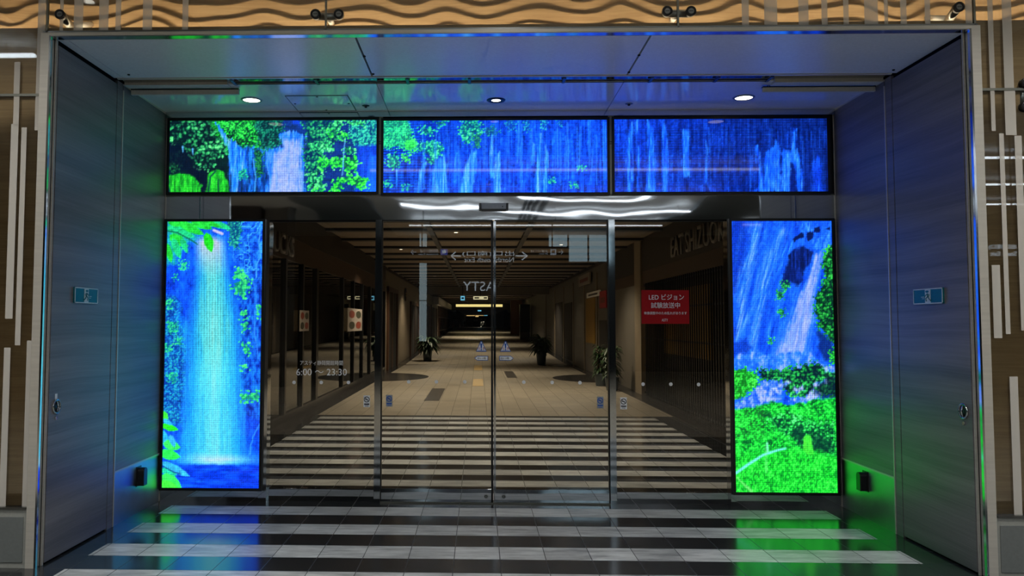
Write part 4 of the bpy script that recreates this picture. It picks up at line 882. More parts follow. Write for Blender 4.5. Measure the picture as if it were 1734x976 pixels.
# ------------------------------------------------------------------ stickers and lettering on the glass
def gl(px, py): return (YS1 if px < 640 or px > 1037 else YD1) - .0015
rows = [(498, 648, 'first round dot from the left on the left fixed pane'), (544, 648, 'middle round dot on the left fixed pane'), (590, 648, 'round dot on the left fixed pane nearest the door'),
        (692, 647, 'round dot on the left door nearest its outer post'), (739, 647, 'middle round dot on the left door'), (787, 647, 'round dot on the left door nearest the door joint'),
        (887, 647.5, 'round dot on the right door nearest the door joint'), (935, 648, 'middle round dot on the right door'), (982, 648.5, 'round dot on the right door nearest its outer post'),
        (1089, 651, 'round dot on the right fixed pane nearest the door'), (1136, 651, 'middle round dot on the right fixed pane'), (1183, 651.5, 'round dot on the right fixed pane nearest the meadow screen')]
for px, py, lb in rows:
    Y = gl(px, py); x, z = onY(px, py, Y)
    tag(MB().tube([(x, Y, z), (x, Y + .0012, z)], .0155, 18).build('dot_sticker', 'sticker_white'), lb + ' at hip height', 'sticker', 'round dot stickers on the glass')
for px, py, lb in ((621, 680, 'small no smoking sticker low on the left fixed pane'), (659, 679, 'small no smoking sticker low on the left door'), (1016.5, 682, 'small no smoking sticker low on the right door'), (1056, 683.5, 'small no smoking sticker low on the right fixed pane')):
    Y = gl(px, py) - .0005; x, z = onY(px, py, Y); t = thing('no_smoking_sticker', (x, Y, z - .05), lb, 'sticker', 'no smoking stickers')
    on_door = 640 < px < 1037
    MB().box(x - .028, x + .028, Y, Y + .001, z - .05, z + .05).build('sheet', 'sticker_white' if not on_door else 'sticker_grey', t)
    m = MB(); m.torus((x, Y - .0005, z + .016), .022, .0032, 'y', 26, 6); m.tube([(x - .015, Y - .0006, z + .031), (x + .015, Y - .0006, z + .001)], .0028, 6); m.box(x - .016, x + .010, Y - .0012, Y, z + .013, z + .019); m.build('symbol', 'sticker_black' if not on_door else 'sticker_blue', t)
    m = MB(); m.box(x - .022, x + .022, Y - .001, Y, z - .030, z - .019); m.box(x - .016, x + .016, Y - .001, Y, z - .042, z - .037); m.build('caption', 'sticker_black' if not on_door else 'sticker_blue', t)
for px, dirn, lb, lb2 in ((815, -1, 'blue and white caution triangle on the left door by the joint', 'blue-edged arrow plate pointing left on the left door'), (856, 1, 'blue and white caution triangle on the right door by the joint', 'blue-edged arrow plate pointing right on the right door')):
    Y = YD1 - .002; x, z0 = onY(px, 596, Y); z1 = onY(px, 578, Y)[1]; hw = .046; h = z1 - z0
    t = thing('caution_sticker', (x, Y, z0), lb, 'sticker', 'caution triangles on the doors')
    MB().prism([(x - hw, z0), (x + hw, z0), (x + hw * .12, z1), (x - hw * .12, z1)], 'y', Y, Y + .001).build('border', 'sticker_blue', t)
    MB().prism([(x - hw * .86, z0 + h * .07), (x + hw * .86, z0 + h * .07), (x, z1 - h * .05)], 'y', Y - .001, Y).build('sheet', 'sticker_white', t)
    m = MB(); m.prism([(x - .0085, z0 + h * .78), (x + .0085, z0 + h * .78), (x + .0045, z0 + h * .30), (x - .0045, z0 + h * .30)], 'y', Y - .002, Y - .001); m.tube([(x, Y - .002, z0 + h * .20), (x, Y - .001, z0 + h * .20)], .0062, 14); m.box(x - hw * .7, x + hw * .7, Y - .002, Y - .001, z0 + h * .08, z0 + h * .11); m.build('exclamation_mark', 'sticker_blue', t)
    text('lettering', '注', 'sign_red', (x - .028, Y - .001, z0 + h * .18), *FRONT, width=.017, height=.024, parent=t, depth=.001); text('lettering', '意', 'sign_red', (x + .012, Y - .001, z0 + h * .18), *FRONT, width=.017, height=.024, parent=t, depth=.001)
    xa_, za = onY(px - 11.5 + (1 if dirn > 0 else 0), 611, Y); xb_, zb = onY(px + 11.5 + (2 if dirn > 0 else 0), 603, Y); zm = (za + zb) / 2
    t = thing('arrow_sticker', ((xa_ + xb_) / 2, Y, za), lb2, 'sticker', 'arrow plates on the doors')
    def arrow(q, y0, y1):
        if dirn < 0: return MB().prism([(xa_ + q, zm), (xa_ + .024, zb - q), (xb_ - q, zb - q), (xb_ - q, za + q), (xa_ + .024, za + q)], 'y', y0, y1)
        return MB().prism([(xb_ - q, zm), (xb_ - .024, zb - q), (xa_ + q, zb - q), (xa_ + q, za + q), (xb_ - .024, za + q)], 'y', y0, y1)
    arrow(0, Y, Y + .001).build('border', 'sticker_blue', t); arrow(.005, Y - .001, Y).build('sheet', 'sticker_white', t)
    text('lettering', '自←→動', 'sticker_black', (xa_ + (.026 if dirn < 0 else .012), Y - .001, zm - .009), *FRONT, width=.072, height=.018, parent=t, depth=.001)
# red notice
Y = YS1 - .003; x0, z1 = onY(1086, 491.5, Y); x1, z0 = onY(1167.5, 548.8, Y)
t = thing('notice', ((x0 + x1) / 2, Y, z0), 'red notice with white Japanese writing on the right fixed pane', 'notice')
MB().box(x0, x1, Y, Y + .002, z0, z1).build('sheet', 'sign_red', t)
def onpane(body, a, b, top, bot, mat, Y, parent, **k):
    xa, zb_ = onY(a, bot, Y); xb = onY(b, bot, Y)[0]; zt_ = onY((a + b) / 2, top, Y)[1]
    return text('lettering', body, mat, (xa, Y, zb_), *FRONT, width=xb - xa, height=zt_ - zb_, parent=parent, depth=.001, **k)
for body, a, b, tp, bt in (('LED ビジョン', 1098.8, 1158.2, 498.6, 508.2), ('試験放送中', 1102.5, 1151.5, 512.3, 522.2), ('映像調整中のため乱れがあります', 1091, 1163, 528, 533), ('ASTY', 1120.5, 1131, 540, 544.6)):
    onpane(body, a, b, tp, bt, 'sticker_white', Y - .0002, t, bold=True)
Y = YS1 - .001; c = onY(545, 636, Y)
t = thing('opening_hours', (c[0], Y, c[1]), 'white opening hours lettering 6:00 to 23:30 on the left fixed pane', 'lettering')
onpane('アスティ静岡開館時間', 508.2, 580.6, 610.8, 618.8, 'sticker_white', Y, t); onpane('6:00 〜 23:30', 501.7, 587.3, 624.8, 636, 'sticker_white', Y, t)
for p in t.children: p['label'] = None; del p['label']

# ------------------------------------------------------------------ arcade behind the doors
YE = YF + .22; LEND = 200.0
wlft = struct(MB().box(CORL - .25, CORL - .05, YE, LEND, 2.50, ZC), 'wall_arcade_left', 'frieze')
struct(MB().box(CORL - .05, CORL, YE, 26, 2.50, 2.86), 'sign_band', 'brown_panel', parent=wlft)
struct(MB().box(CORL - .05, CORL + .02, YE, 26, 2.86, ZC), 'frieze', 'frieze', parent=wlft)
struct(MB().box(CORL - .12, CORL + .24, YE, 24, 0, .012), 'base_strip', 'base_stone', parent=wlft)
struct(MB().box(CORL - .06, CORL + .02, YE, 26, .012, .14), 'sill', 'base_stone', parent=wlft)
# cafe behind the glazing
struct(MB().box(-8, CORL - .06, YE, 26, 0, .006), 'floor_shop', 'shop_floor')
struct(MB().box(-8.1, -8, YE, 26, 0, 3.2), 'wall_shop_left', 'shop_dark'); struct(MB().box(-8, CORL - .26, YE, 26, 2.9, 3.0), 'ceiling_shop', 'shop_dark'); struct(MB().box(-8, CORL - .26, 26, 26.1, 0, 3), 'wall_shop_back', 'shop_dark')
posts = [9.4, 10.9, 12.5, 13.75, 14.95, 17.85, 19.4, 20.9, 22.4, 24.2, 25.9]
for i, y in enumerate(posts):
    wd = .10 if i not in (4, 8) else .19
    struct(MB().box(CORL - .05, CORL + .03, y - wd / 2, y + wd / 2, .14, 2.50), 'shopfront_post', 'black_metal', parent=wlft)
for a, b in zip([YE] + posts, posts): struct(MB().box(CORL - .02, CORL - .012, a + .05, b - .05, .14, 2.50), 'shopfront_glass', 'shop_glass', parent=wlft)
for y, z, s in ((10.4, 2.3, .5), (13.2, 2.4, .4), (16.3, 2.3, .9), (18.5, 2.35, .35), (21.6, 2.2, .3)):  # lamps added to brighten the dark shop interior
    t = thing('shop_fill_lamp', (-5.2, y, z), 'warm lamp added to brighten the glazed shop on the left, %s' % {10.4: 'nearest the entrance', 13.2: 'second from the entrance', 16.3: 'the widest one', 18.5: 'second from the far end', 21.6: 'the farthest and smallest'}[y], 'light', 'lamps added inside the left shop')
    MB().box(-5.30, -5.10, y - s / 2, y + s / 2, z, z + .05).build('lens', 'shop_fill_glow', t); MB().box(-5.21, -5.19, y - .01, y + .01, z + .05, 2.9).build('stem', 'black_metal', t)
for (a, b, tp, bt, lb) in ((508, 523, 526, 561, 'faint food poster on the shop glass nearer the entrance'), (589, 613, 523, 561, 'food poster with four pictures farther along the shop glass')):
    ya, z1 = onX(a, tp, CORL + .04); yb, z0 = onX(b, bt, CORL + .04); z1 = onX((a + b) / 2, tp, CORL + .04)[1]; z0 = onX((a + b) / 2, bt, CORL + .04)[1]
    t = thing('poster', (CORL + .04, (ya + yb) / 2, z0), lb, 'poster', 'posters on the shop glass')
    MB().box(CORL + .032, CORL + .040, ya, yb, z0, z1).build('sheet', 'poster_paper', t)
    for i in range(2):
        for j in range(2):
            m = MB(); u = ya + (yb - ya) * (.07 + .46 * i); v = z0 + (z1 - z0) * (.05 + .48 * j)
            m.prism([(u + (yb - ya) * (.2 + .19 * math.cos(q)), v + (z1 - z0) * (.21 + .17 * math.sin(q))) for q in [k * math.pi / 6 for k in range(12)]], 'x', CORL + .040, CORL + .042); m.build('picture', 'poster_art' if (i + j) % 2 else 'poster_dark', t)
t = thing('shop_sign', (CORL + .04, 11.5, 2.53), 'large raised letters on the dark frieze above the left shopfront', 'sign')
text('lettering', 'STARBUCKS', 'letter_dull', (CORL + .025, 10.12, 2.545), (0, 1, 0), (0, 0, 1), width=2.78, height=.31, parent=t, depth=.03, bold=True)
# farther along the left wall
wst = struct(MB().box(CORL - .2, CORL, 26.1, 60, 0, 3.2), 'wall_arcade_stone', 'beige_stone')
for (a, b, tp, mt, fm) in ((26.6, 29.6, 2.55, 'shop_dark', 'wood_frame'), (35.6, 40.5, 2.3, 'slat_dark', 'wood_frame'), (42.5, 49, 2.5, 'shop_dark', 'wood_frame'), (51, 58, 2.5, 'shop_dark', 'wood_frame')):
    d = frame('door_shop', (CORL, (a + b) / 2, 0)); MB().box(CORL - .01, CORL + .02, a, b, 0, tp).build('opening', mt, d)
    for q in ((a - .12, a + .12, 0, tp + .1), (b - .12, b + .12, 0, tp + .1), (a - .12, b + .12, tp, tp + .14)): MB().box(CORL, CORL + .07, *q).build('jamb', fm, d)
    MB().box(CORL + .02, CORL + .04, (a + b) / 2 - .1, (a + b) / 2 + .1, 0, tp).build('mullion', fm, d)
t = thing('round_sign', (CORL + .02, 34.6, 2.5), 'round dark shop sign on the beige wall left of the arcade', 'sign')
yy, z = onX(687, 499, CORL + .03); MB().tube([(CORL, yy, z), (CORL + .05, yy, z)], .26, 24).build('disc', 'slat_dark', t)
m = MB()
for q in (-.08, .02): m.box(CORL + .05, CORL + .055, yy - .17, yy + .17, z + q, z + q + .05)
m.build('band', 'yellow_board', t)
w2 = struct(MB().box(CORL - .2, CORL, 60, LEND, 0, 3.2), 'wall_arcade_far_left', 'shop_dark')
struct(MB().box(CORL - .02, CORL + .35, 54, 96, 2.75, 3.22), 'fascia', 'white_film', parent=w2)
for k in range(26):
    y = 60.6 + k * 1.5 * (1 + k * .03); MB().box(CORL, CORL + .06, y - .06, y + .06, 0, 2.75).build('lattice_post', 'wood_frame', w2)
for z in (.9, 1.9): MB().box(CORL, CORL + .05, 60, 120, z, z + .06).build('lattice_rail', 'wood_frame', w2)
# right wall
wrt = struct(MB().box(CORR + .05, CORR + .25, YE, LEND, 2.4, ZC), 'wall_arcade_right', 'frieze')
struct(MB().box(CORR - .02, CORR + .05, YE, 22, 2.62, ZC), 'frieze', 'frieze', parent=wrt); struct(MB().box(CORR - .01, CORR + .05, YE, 22, 2.36, 2.62), 'sign_band', 'brown_panel', parent=wrt)
struct(MB().box(CORR - .32, CORR + .10, YE, 26, 0, .012), 'base_strip', 'base_stone', parent=wrt)
struct(MB().box(CORR + .5, CORR + .6, YE, 19, 0, 2.5), 'shop_wall', 'shop_dark', parent=wrt)
struct(MB().box(CORR + .42, CORR + .48, 14.2, 17.6, .9, 2.2), 'shop_board', 'yellow_board', parent=wrt)
t = thing('folding_shutter', (CORR, 13.5, 0), 'closed black folding lattice shutter along the right side of the arcade', 'shutter')
for k in range(56):
    y = 9.8 + k * .139; MB().box(CORR - .004, CORR + .016, y - .012, y + .012, .03, 2.36).build('bar', 'black_metal', t)
for z in (.05, .62, 1.2, 1.8, 2.3): MB().box(CORR + .016, CORR + .03, 9.7, 17.7, z, z + .03).build('rail', 'black_metal', t)
t = thing('right_shop_sign', (CORR - .03, 13, 2.68), 'dull raised letters above the folding shutter on the right', 'sign'); t.name = 'fascia_sign'; WORLD[t.name] = Vector((CORR - .03, 13, 2.68))
text('lettering', 'EAT SHIZUOKA', 'letter_dull', (CORR - .022, 14.9, 2.70), (0, -1, 0), (0, 0, 1), width=3.6, height=.36, parent=t, depth=.03, bold=True)
w3 = struct(MB().box(CORR, CORR + .2, 18.4, 66, 0, 3.2), 'wall_arcade_right_panels', 'grey_stone')
struct(MB().box(CORR - .05, CORR + .25, 17.7, 18.4, 0, ZC), 'corner_pier', 'beige_stone', parent=w3)
for y in (21.6, 24.5, 27.4, 30.6, 34, 38, 43): struct(MB().box(CORR - .03, CORR, y - .12, y + .12, 0, 3.0), 'pilaster', 'beige_stone', parent=w3)
for a, b, z0, z1, mt in ((24.9, 27.0, .9, 2.3, 'yellow_board'), (31, 33.6, .1, 2.3, 'shop_dark'), (34.6, 37.6, .1, 2.4, 'shop_dark'), (22, 24, .1, 1.6, 'shop_dark')): struct(MB().box(CORR - .02, CORR, a, b, z0, z1), 'shop_panel', mt, parent=w3)
def wallsign(name, a, b, tp, bt, X, mat, lb, cat='sign', extra=None, grp=None):
    ya, yb = onX(a, (tp + bt) / 2, X)[0], onX(b, (tp + bt) / 2, X)[0]; z1, z0 = onX((a + b) / 2, tp, X)[1], onX((a + b) / 2, bt, X)[1]
    y0, y1 = sorted((ya, yb)); t = thing(name, (X, (y0 + y1) / 2, z0), lb, cat, grp)
    MB().box(X - .03, X + .01, y0, y1, z0, z1).build('board', mat, t)
    if extra: MB().box(X - .034, X - .03, y0 + (y1 - y0) * .15, y1 - (y1 - y0) * .15, z0 + (z1 - z0) * .3, z0 + (z1 - z0) * .62).build('writing', extra, t)
wallsign('wall_sign', 995, 1017, 494, 503, CORR - .06, 'sticker_white', 'small white sign with dark writing high on the right arcade wall', extra='sticker_black')
wallsign('red_banner', 1017, 1028, 493, 522, CORR - .07, 'red_board', 'red board beside the small white sign on the right arcade wall', extra='poster_art')
wallsign('framed_picture', 981, 1000, 465, 483, CORR - .05, 'poster_paper', 'square framed picture high on the right arcade wall', extra='poster_art')
# wood-lit end wall and dark cabinet
m = MB().box(2.55, CORR, 66, 66.3, 0, ZC); struct(m, 'wall_arcade_timber', 'inlay_wood')
t = thing('vending_machine', (3.05, 55.4, 0), 'tall dark machine standing against the right side of the arcade', 'machine')
MB().box(2.75, 3.42, 55, 55.9, .06, 2.75).build('body', 'black_metal', t, .02); MB().box(2.80, 3.36, 54.98, 55, 1.0, 2.5).build('screen', 'black_plastic', t); MB().box(2.80, 3.36, 54.97, 55, .1, .9).build('lower_panel', 'grey_paint', t); MB().box(2.8, 3.38, 55.05, 55.85, 0, .06).build('plinth', 'black_metal', t)
w4 = struct(MB().box(CORR, CORR + .2, 66.3, LEND, 0, 3.2), 'wall_arcade_far_right', 'shop_dark')
struct(MB().box(CORR - .35, CORR, 67, 90, 2.6, 3.2), 'fascia', 'white_film', parent=w4)
for k in range(14):
    y = 69 + k * 3.2; MB().box(CORR - .06, CORR, y - .1, y + .1, 0, 2.6).build('lattice_post', 'wood_frame', w4)
# ceiling with dark slats
cl = struct(MB().box(CORL - .3, CORR + .3, YE, LEND, ZC, ZC + .1), 'ceiling_arcade', 'corridor_ceiling')
y = 8.3; k = 0
while y < 120:
    MB().box(CORL, CORR, y - .13, y + .13, ZC - .05, ZC).build('ceiling_slat', 'slat_dark', cl); y += 1.87 if y < 45 else 3.74
for x in (-.92, .95): MB().box(x - .05, x + .05, YE, 120, ZC - .055, ZC).build('ceiling_track', 'slat_dark', cl)
struct(MB().box(CORL, CORR, 41, 41.3, 2.93, ZC), 'bulkhead', 'grey_stone', parent=cl)
struct(MB().box(CORL, CORR, 80, 80.6, 2.75, ZC), 'bulkhead', 'grey_stone', parent=cl)
end = struct(MB().box(-4, 5, LEND, LEND + .2, 0, 4), 'wall_back', 'shop_dark')
# lit signs deep in the arcade
def hang(name, a, b, tp, bt, Y, mat, lb, rod=True, marks=None, cat='sign'):
    x0, z1 = onY(a, tp, Y); x1, z0 = onY(b, bt, Y); t = thing(name, ((x0 + x1) / 2, Y, z0), lb, cat)
    MB().box(x0, x1, Y, Y + .12, z0, z1).build('light_face', mat, t)
    MB().box(x0 - .02, x1 + .02, Y + .02, Y + .16, z0 - .02, z1 + .02).build('case', 'black_metal', t)
    if rod: MB().box((x0 + x1) / 2 - .02, (x0 + x1) / 2 + .02, Y + .06, Y + .10, z1, ZC).build('hanger', 'black_metal', t)
    for u, v, mt in marks or ():
        MB().box(x0 + (x1 - x0) * u, x0 + (x1 - x0) * v, Y - .004, Y, z0 + (z1 - z0) * .3, z0 + (z1 - z0) * .7).build('mark', mt, t)
hang('light_sign', 780, 787, 501.5, 509, 40, 'cyan_glow', 'small square pale blue lit sign hanging in the arcade', marks=[(.2, .8, 'sticker_blue')])
hang('light_sign', 801.5, 826, 502, 507.5, 40, 'cream_pale', 'oblong cream lit sign hanging beside the small blue one', marks=[(.08, .4, 'sticker_black'), (.72, .95, 'sticker_black')])
hang('light_sign', 772, 851, 515.5, 520, 79.9, 'cream_glow', 'long glowing cream sign band across the arcade', rod=False)
hang('light_sign', 809, 815, 523, 527.5, 110, 'cyan_glow', 'tiny pale blue lit sign below the long cream band')
# end of the arcade: shop lights and dark displays
for a, b, tp, bt, mt, lb in ((805, 819, 534.2, 537, 'shop_glow', 'curved glowing shop sign at the far end of the arcade'), (819.5, 825.5, 534.2, 538.5, 'cyan_glow', 'pale blue screen at the far end of the arcade'), (790, 804, 534.2, 535.5, 'shop_glow', 'thin row of warm lamps at the far end of the arcade')):
    hang('shop_light', a, b, tp, bt, 188, mt, lb, cat='light')
for a, b, tp, bt, lb in ((801, 810, 537, 556, 'dark display stand at the end of the arcade, left of two'), (810.5, 826, 535, 556, 'wider dark display stand at the end of the arcade')):
    Y = 186; x0, z1 = onY(a, tp, Y); x1 = onY(b, bt, Y)[0]; t = thing('display_stand', ((x0 + x1) / 2, Y, 0), lb, 'display')
    MB().box(x0, x1, Y, Y + .8, .12, z1).build('body', 'black_metal', t, .05); MB().box(x0 - .05, x1 + .05, Y - .05, Y + .85, 0, .12).build('plinth', 'shop_dark', t)
    for k in range(2): xx = x0 + (x1 - x0) * (.3 + .4 * k); MB().tube([(xx, Y - .02, z1 * .72), (xx, Y, z1 * .72)], .25, 14).build('roundel', 'grey_stone', t)
# floor inlays
for a, b, c, d, mt in ((722, 752, 658, 679, 'inlay_dark'), (758, 774, 611, 618, 'inlay_dark'), (854, 874, 629, 640, 'inlay_dark'), (872, 884, 596, 600, 'inlay_dark'), (801, 818, 619, 627, 'tactile'), (800, 819, 642, 654, 'tactile'), (842, 852, 598, 602, 'tactile')):
    x0, y1 = onZ(a, c, .002); x1, y0 = onZ(b, d, .002); xm0, xm1 = (onZ(a, d, .002)[0] if a > 806 else x0), (x1 if a > 806 else x1)
    xc = (onZ(a, (c + d) / 2, 0)[0] + onZ(b, (c + d) / 2, 0)[0]) / 2; hw = max(.13, abs(onZ(b, (c + d) / 2, 0)[0] - onZ(a, (c + d) / 2, 0)[0]) / 2 * .8)
    MB().box(xc - hw, xc + hw, y0, y1, .0005, .003).build('floor_inlay', mt, floor)
def disc(cx, cy, R, x0, x1):
    pts = [(min(x1, max(x0, cx + R * math.cos(q))), cy + R * 1.25 * math.sin(q)) for q in [k * math.pi / 24 for k in range(48)]]
    MB().prism(pts, 'z', .0005, .0028).build('floor_inlay', 'base_stone', floor)
disc(CORL + .1, 23.3, 1.45, CORL, 5); disc(CORR - .1, 23.0, 1.35, -5, CORR); disc(CORL + .2, 31.6, 1.5, CORL, 5); disc(CORR - .1, 30.4, 1.3, -5, CORR); disc(CORL + .1, 42, 1.6, CORL, 5); disc(CORR, 47, 1.5, -5, CORR)
# planters
def leafy(rr, c, z0, z1, spread, n, L, sag):
    m = MB(); 
    for k in range(n):
        a = rr.uniform(0, 6.28); b = rr.uniform(.1, 1.0); bx, by, bz = c[0] + .05 * math.cos(a), c[1] + .05 * math.sin(a), z0 + (z1 - z0) * rr.uniform(0, .75)
        ln = L * rr.uniform(.6, 1.1); wd = ln * .10; dx, dy = math.cos(a), math.sin(a); up = rr.uniform(.3, 1.1)
        pr = []; 
        for i in range(5):
            s = i / 4; r = ln * s * spread; pr.append(((bx + dx * r, by + dy * r, bz + ln * (up * s - sag * s * s)), wd * math.sin(math.pi * (s * .85 + .1))))
        vs = []
        for (p, w_) in pr: vs += [(p[0] - dy * w_, p[1] + dx * w_, p[2]), (p[0], p[1], p[2] - w_ * .35), (p[0] + dy * w_, p[1] - dx * w_, p[2])]
        m.add(vs, [q for i in range(4) for q in ((i * 3, i * 3 + 1, i * 3 + 4, i * 3 + 3), (i * 3 + 1, i * 3 + 2, i * 3 + 5, i * 3 + 4))], 0, True)
    return m
def plant(x, y, potr, poth, toph, lb, seed, n=90, L=.42):
    rr = random.Random(seed); t = thing('potted_plant', (x, y, 0), lb, 'plant', 'potted plants along the arcade')
    MB().lathe((x, y, 0), [(.001, 0), (potr * .72, 0), (potr * .80, .03), (potr, poth * .92), (potr * 1.03, poth), (potr * .9, poth), (potr * .88, poth - .05), (.001, poth - .05)], 24).build('pot', 'pot', t)
    s = MB()
    for k in range(5): a = k * 1.26; s.tube([(x + .05 * math.cos(a), y + .05 * math.sin(a), poth - .06), (x + .09 * math.cos(a), y + .09 * math.sin(a), poth + (toph - poth) * .7)], .012, 6)
    s.build('stem', 'stem', t)
    tag(leafy(rr, (x, y), poth, toph, .8, n, L, .9).build('foliage', 'leaf', t))
plant(-1.98, 32.2, .19, .52, 1.02, 'potted leafy plant left of the walkway under the pale column', 1, 150, .62)
plant(2.28, 30.2, .19, .50, 1.10, 'potted leafy plant right of the walkway, slimmer pot', 2, 130, .52)
plant(.72, 128, .34, .9, 1.9, 'small far potted plant beyond the tall dark machine', 3, 60, .7)
plant(-2.0, 118, .34, .9, 1.9, 'small far potted plant before the lattice shopfronts', 4, 60, .7)
plant(2.98, 20.3, .16, .30, 1.12, 'leafy climbing plant behind the right door post', 5, 150, .30)
plant(3.02, 18.9, .16, .30, 1.20, 'leafy climbing plant seen just inside the right fixed pane', 6, 150, .30)
# downlights of the arcade; first five, unseen, added to brighten near floor
for i, (x, y) in enumerate(((-1.6, 8.9), (1.9, 8.9), (.2, 10.8), (-1.7, 12.6), (2.0, 12.6), (-.45, 16.4), (1.9, 19.0), (-1.9, 20.2), (.5, 24.4), (-1.6, 25.7), (1.8, 28.8), (-1.7, 32.0), (1.9, 36.6), (-1.7, 39.0), (.4, 46.5), (-.4, 59.5), (.4, 72), (0, 95), (0, 130), (0, 165))):
    t = thing('arcade_downlight', (x, y, ZC - .012), 'small round downlight among the slats, number %d counting from the doors' % (i + 1), 'light', 'arcade downlights')
    t['label'] = 'small round warm downlight set between slats of the arcade ceiling'
    MB().lathe((x, y, ZC - .012), [(.045, .002), (.055, 0), (.062, .012)], 20).build('ring', 'white_film', t); MB().lathe((x, y, ZC - .010), [(.0005, .002), (.045, .004)], 20).build('lens', 'corridor_lamp', t)
    L = bpy.data.lights.new('downlight_beam', 'SPOT'); L.energy = ARCADE_W * (.36 if y < 14 else 1 if y < 50 else 2.2 if y < 100 else 4); L.color = (1, .86, .66); L.spot_size = math.radians(125); L.spot_blend = .7; L.shadow_soft_size = .05
    o = bpy.data.objects.new('downlight_beam', L); COL.objects.link(o); o.parent = t; o.location = (0, 0, -.02)

# ------------------------------------------------------------------ concourse behind the camera, seen in glass and mirror
GY = 2 * (YD1 + .0)
cz = CONC_Z
struct(MB().box(-2.6, 5.1, -12, YW + .1, cz, cz + .1), 'ceiling_concourse', 'concourse_ceiling')
struct(MB().box(6.9, 13, -12, YW + .1, cz, cz + .1), 'ceiling_concourse_right', 'concourse_ceiling'); struct(MB().box(-13, -4.2, -12, YW + .1, cz, cz + .1), 'ceiling_concourse_left', 'concourse_ceiling')
struct(MB().box(5.1, 6.9, -12, YW + .1, cz - .06, cz + .1), 'ceiling_bulkhead_right', 'concourse_bulkhead'); struct(MB().box(-4.2, -2.6, -12, YW + .1, cz - .06, cz + .1), 'ceiling_bulkhead_left', 'concourse_bulkhead')
struct(MB().box(-13.2, -13, -12, 6, 0, cz), 'wall_concourse_left', 'dark_wall'); struct(MB().box(13, 13.2, -12, 6, 0, cz), 'wall_concourse_right', 'dark_wall')
bw = struct(MB().box(-13, 13, -12.3, -12, 0, cz), 'wall_concourse_back', 'dark_wall')
struct(MB().box(-6.4, -5.2, -6.2, -5.0, 0, cz), 'wall_pillar_left', 'granite'); struct(MB().box(-5.15, -4.55, -6.0, -5.2, 0, cz), 'wall_pier_left', 'grey_stone'); struct(MB().box(7.2, 8.2, -6.5, -5.5, 0, cz), 'wall_pillar_right', 'granite')
for k, x in enumerate((1.08, 1.20, 1.32, 1.46)): struct(MB().box(x - .045, x + .045, -9.0, -1.2, cz - .02, cz + .02), 'ceiling_slot', 'dark_gap')
def strip(x0, x1, y, lb):
    t = thing('linear_light', ((x0 + x1) / 2, y, cz - .14), lb, 'light', 'linear lights in the concourse ceiling')
    MB().box(x0 + .01, x1 - .01, y - .024, y + .024, cz - .14, cz - .11).build('diffuser', 'linear_white', t)
    for f in (.04, .5, .96): MB().tube([(x0 + (x1 - x0) * f, y, cz - .11), (x0 + (x1 - x0) * f, y, cz)], .006, 8).build('hanger', 'steel_dull', t)
for y in (-.1, -2.95, -5.53, -8.2):
    strip(-1.9, 5.0, y, 'long white linear light in the concourse ceiling reflected in the mirrored header'); strip(7.1, 12.5, y, 'white linear light of the concourse reflected in the right glass cladding')
strip(-12, -4.4, 2.39, 'white linear light of the concourse reflected in the left glass cladding')
def back(px0, px1, py0, py1, Y, gy=GY):
    V = gy - Y; x0, z1 = onY(px0, py0, V); x1, z0 = onY(px1, py1, V); return x0, x1, z0, z1
x0, x1, z0, z1 = back(928, 1031, 376, 443, -11.9)
g = frame('window_10', ((x0 + x1) / 2, -11.95, z0)); n = 3
for k in range(n): MB().box(x0 + (x1 - x0) * k / n + .03, x0 + (x1 - x0) * (k + 1) / n - .03, -11.97, -11.94, z0, min(z1, cz)).build('pane', 'window_glow', g)
x0, x1, z0, z1 = back(710.5, 721.5, 380, 588, -11.5)
t = thing('light_column', ((x0 + x1) / 2, -11.5, 0), 'tall pale lit column reflected in the left door glass', 'column')
for a, b in ((.95, 2.2), (2.23, 3.5), (3.53, cz)): MB().box(x0, x1, -11.7, -11.5, a, b).build('light_panel', 'column_glow', t)
MB().box(x0 - .03, x1 + .03, -11.75, -11.52, 0, .95).build('base', 'black_metal', t)
# hanging direction sign facing the doors
def rtext(body, a, b, tp, bt, Y, parent, mat='sign_glow', gy=GY):
    x0, x1, z0, z1 = back(a, b, tp, bt, Y, gy); return text('lettering', body, mat, (x1, Y + .002, z0), *BACKWARD, width=x1 - x0, height=z1 - z0, parent=parent, depth=.006)
Y = -7.0; x0, x1, z0, z1 = back(688, 962, 418, 445, Y)
t = thing('direction_sign', ((x0 + x1) / 2, Y, z0), 'dark hanging direction sign with white exit lettering reflected in the doors', 'sign')
MB().box(x0, x1, Y - .12, Y, z0, z1).build('case', 'slat_dark', t)
for x in (x0 + .4, x1 - .4): MB().tube([(x, Y - .06, z1), (x, Y - .06, cz)], .015, 8).build('hanger', 'steel_dull', t)
rtext('出口(南口)', 783, 871, 425, 435, Y, t); rtext('North South Exit', 786, 870, 436, 444, Y, t); rtext('←', 873, 894, 426, 441, Y, t); rtext('→', 763, 781, 426, 441, Y, t)
rtext('新幹線のりば', 711, 742, 422, 428, Y, t, 'sign_glow_dim'); rtext('Shinkansen Tracks', 708, 742, 429, 432, Y, t, 'sign_glow_dim'); rtext('→', 695, 705, 423, 431, Y, t, 'sign_glow_dim'); rtext('JR線のりば', 898, 928, 423, 428, Y, t, 'sign_glow_dim'); rtext('JR Line', 912, 928, 428.5, 431.5, Y, t, 'sign_glow_dim'); rtext('←', 945, 954, 423, 431, Y, t, 'sign_glow_dim')
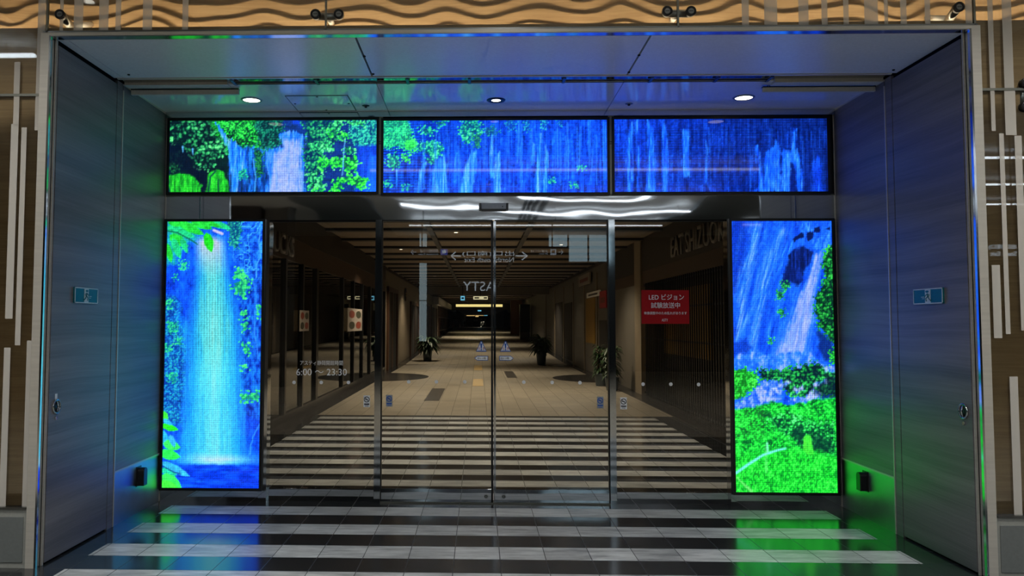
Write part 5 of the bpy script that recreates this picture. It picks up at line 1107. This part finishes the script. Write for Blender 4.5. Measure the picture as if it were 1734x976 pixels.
for a, b, mt in ((746, 758, 'violet_glow'), (932, 942, 'sign_glow_dim')):
    q = back(a, b, 422, 432, Y); m = MB(); m.box(q[0], q[1], Y, Y + .004, q[2], q[3]); m.build('train_symbol', mt, t); m = MB(); d = q[1] - q[0]; e = q[3] - q[2]
    m.box(q[0] + d * .25, q[1] - d * .25, Y + .004, Y + .008, q[2] + e * .3, q[3] - e * .2); m.build('train_body', 'sign_glow' if mt != 'sign_glow_dim' else 'slat_dark', t)
Y = -11.85; x0, x1, z0, z1 = back(784, 838, 477, 493, Y)
t = thing('wall_letters', ((x0 + x1) / 2, Y, z0), 'pale lit capital letters on the back wall reflected in the doors', 'sign'); rtext('ASTY', 784, 838, 477, 493, Y, t, 'sign_glow')
gy2 = 2 * YG; Y = -1.0; x0, x1, z0, z1 = back(1660, 1735, 405, 440, Y, gy2)
t = thing('direction_sign', ((x0 + x1) / 2, Y, z0), 'dark hanging sign to the south exit reflected in the right glass cladding', 'sign')
MB().box(x0, x1, Y - .12, Y, z0, z1).build('case', 'slat_dark', t)
for x in (x0 + .1, x1 - .1): MB().tube([(x, Y - .06, z1), (x, Y - .06, cz)], .012, 8).build('hanger', 'steel_dull', t)
rtext('出口(南口)', 1675, 1721.5, 414, 423, Y, t, 'sign_glow', gy2); rtext('South Exit', 1678, 1721.5, 426, 433.5, Y, t, 'sign_glow', gy2)
q = back(1666, 1672, 420, 424, Y, gy2); MB().box(q[0], q[1], Y, Y + .004, q[2], q[3]).build('mark', 'sign_glow', t)

# downlights added in the concourse ceiling to brighten the entrance
for x in (-6.0, -3.3, 0.2, 3.6, 6.3):
    for y in (3.6, .9, -2.3):
        t = thing('concourse_fill_downlight', (x, y, cz - .012), 'white round downlight added in the concourse ceiling to brighten the entrance', 'light', 'added concourse downlights')
        zc = cz - .07 if 5.1 < x < 6.9 or -4.2 < x < -2.6 else cz - .008
        MB().lathe((x, y, zc), [(.055, .002), (.066, 0), (.074, .008)], 20).build('ring', 'white_film', t); MB().lathe((x, y, zc), [(.0005, .002), (.055, .004)], 20).build('lens', 'lamp_white', t)
        L = bpy.data.lights.new('downlight_beam', 'SPOT'); L.energy = CONCOURSE_W; L.color = (1, .97, .92); L.spot_size = math.radians(130); L.spot_blend = .8; L.shadow_soft_size = .06
        o = bpy.data.objects.new('downlight_beam', L); COL.objects.link(o); o.parent = t; o.location = (0, 0, zc - cz - .01)
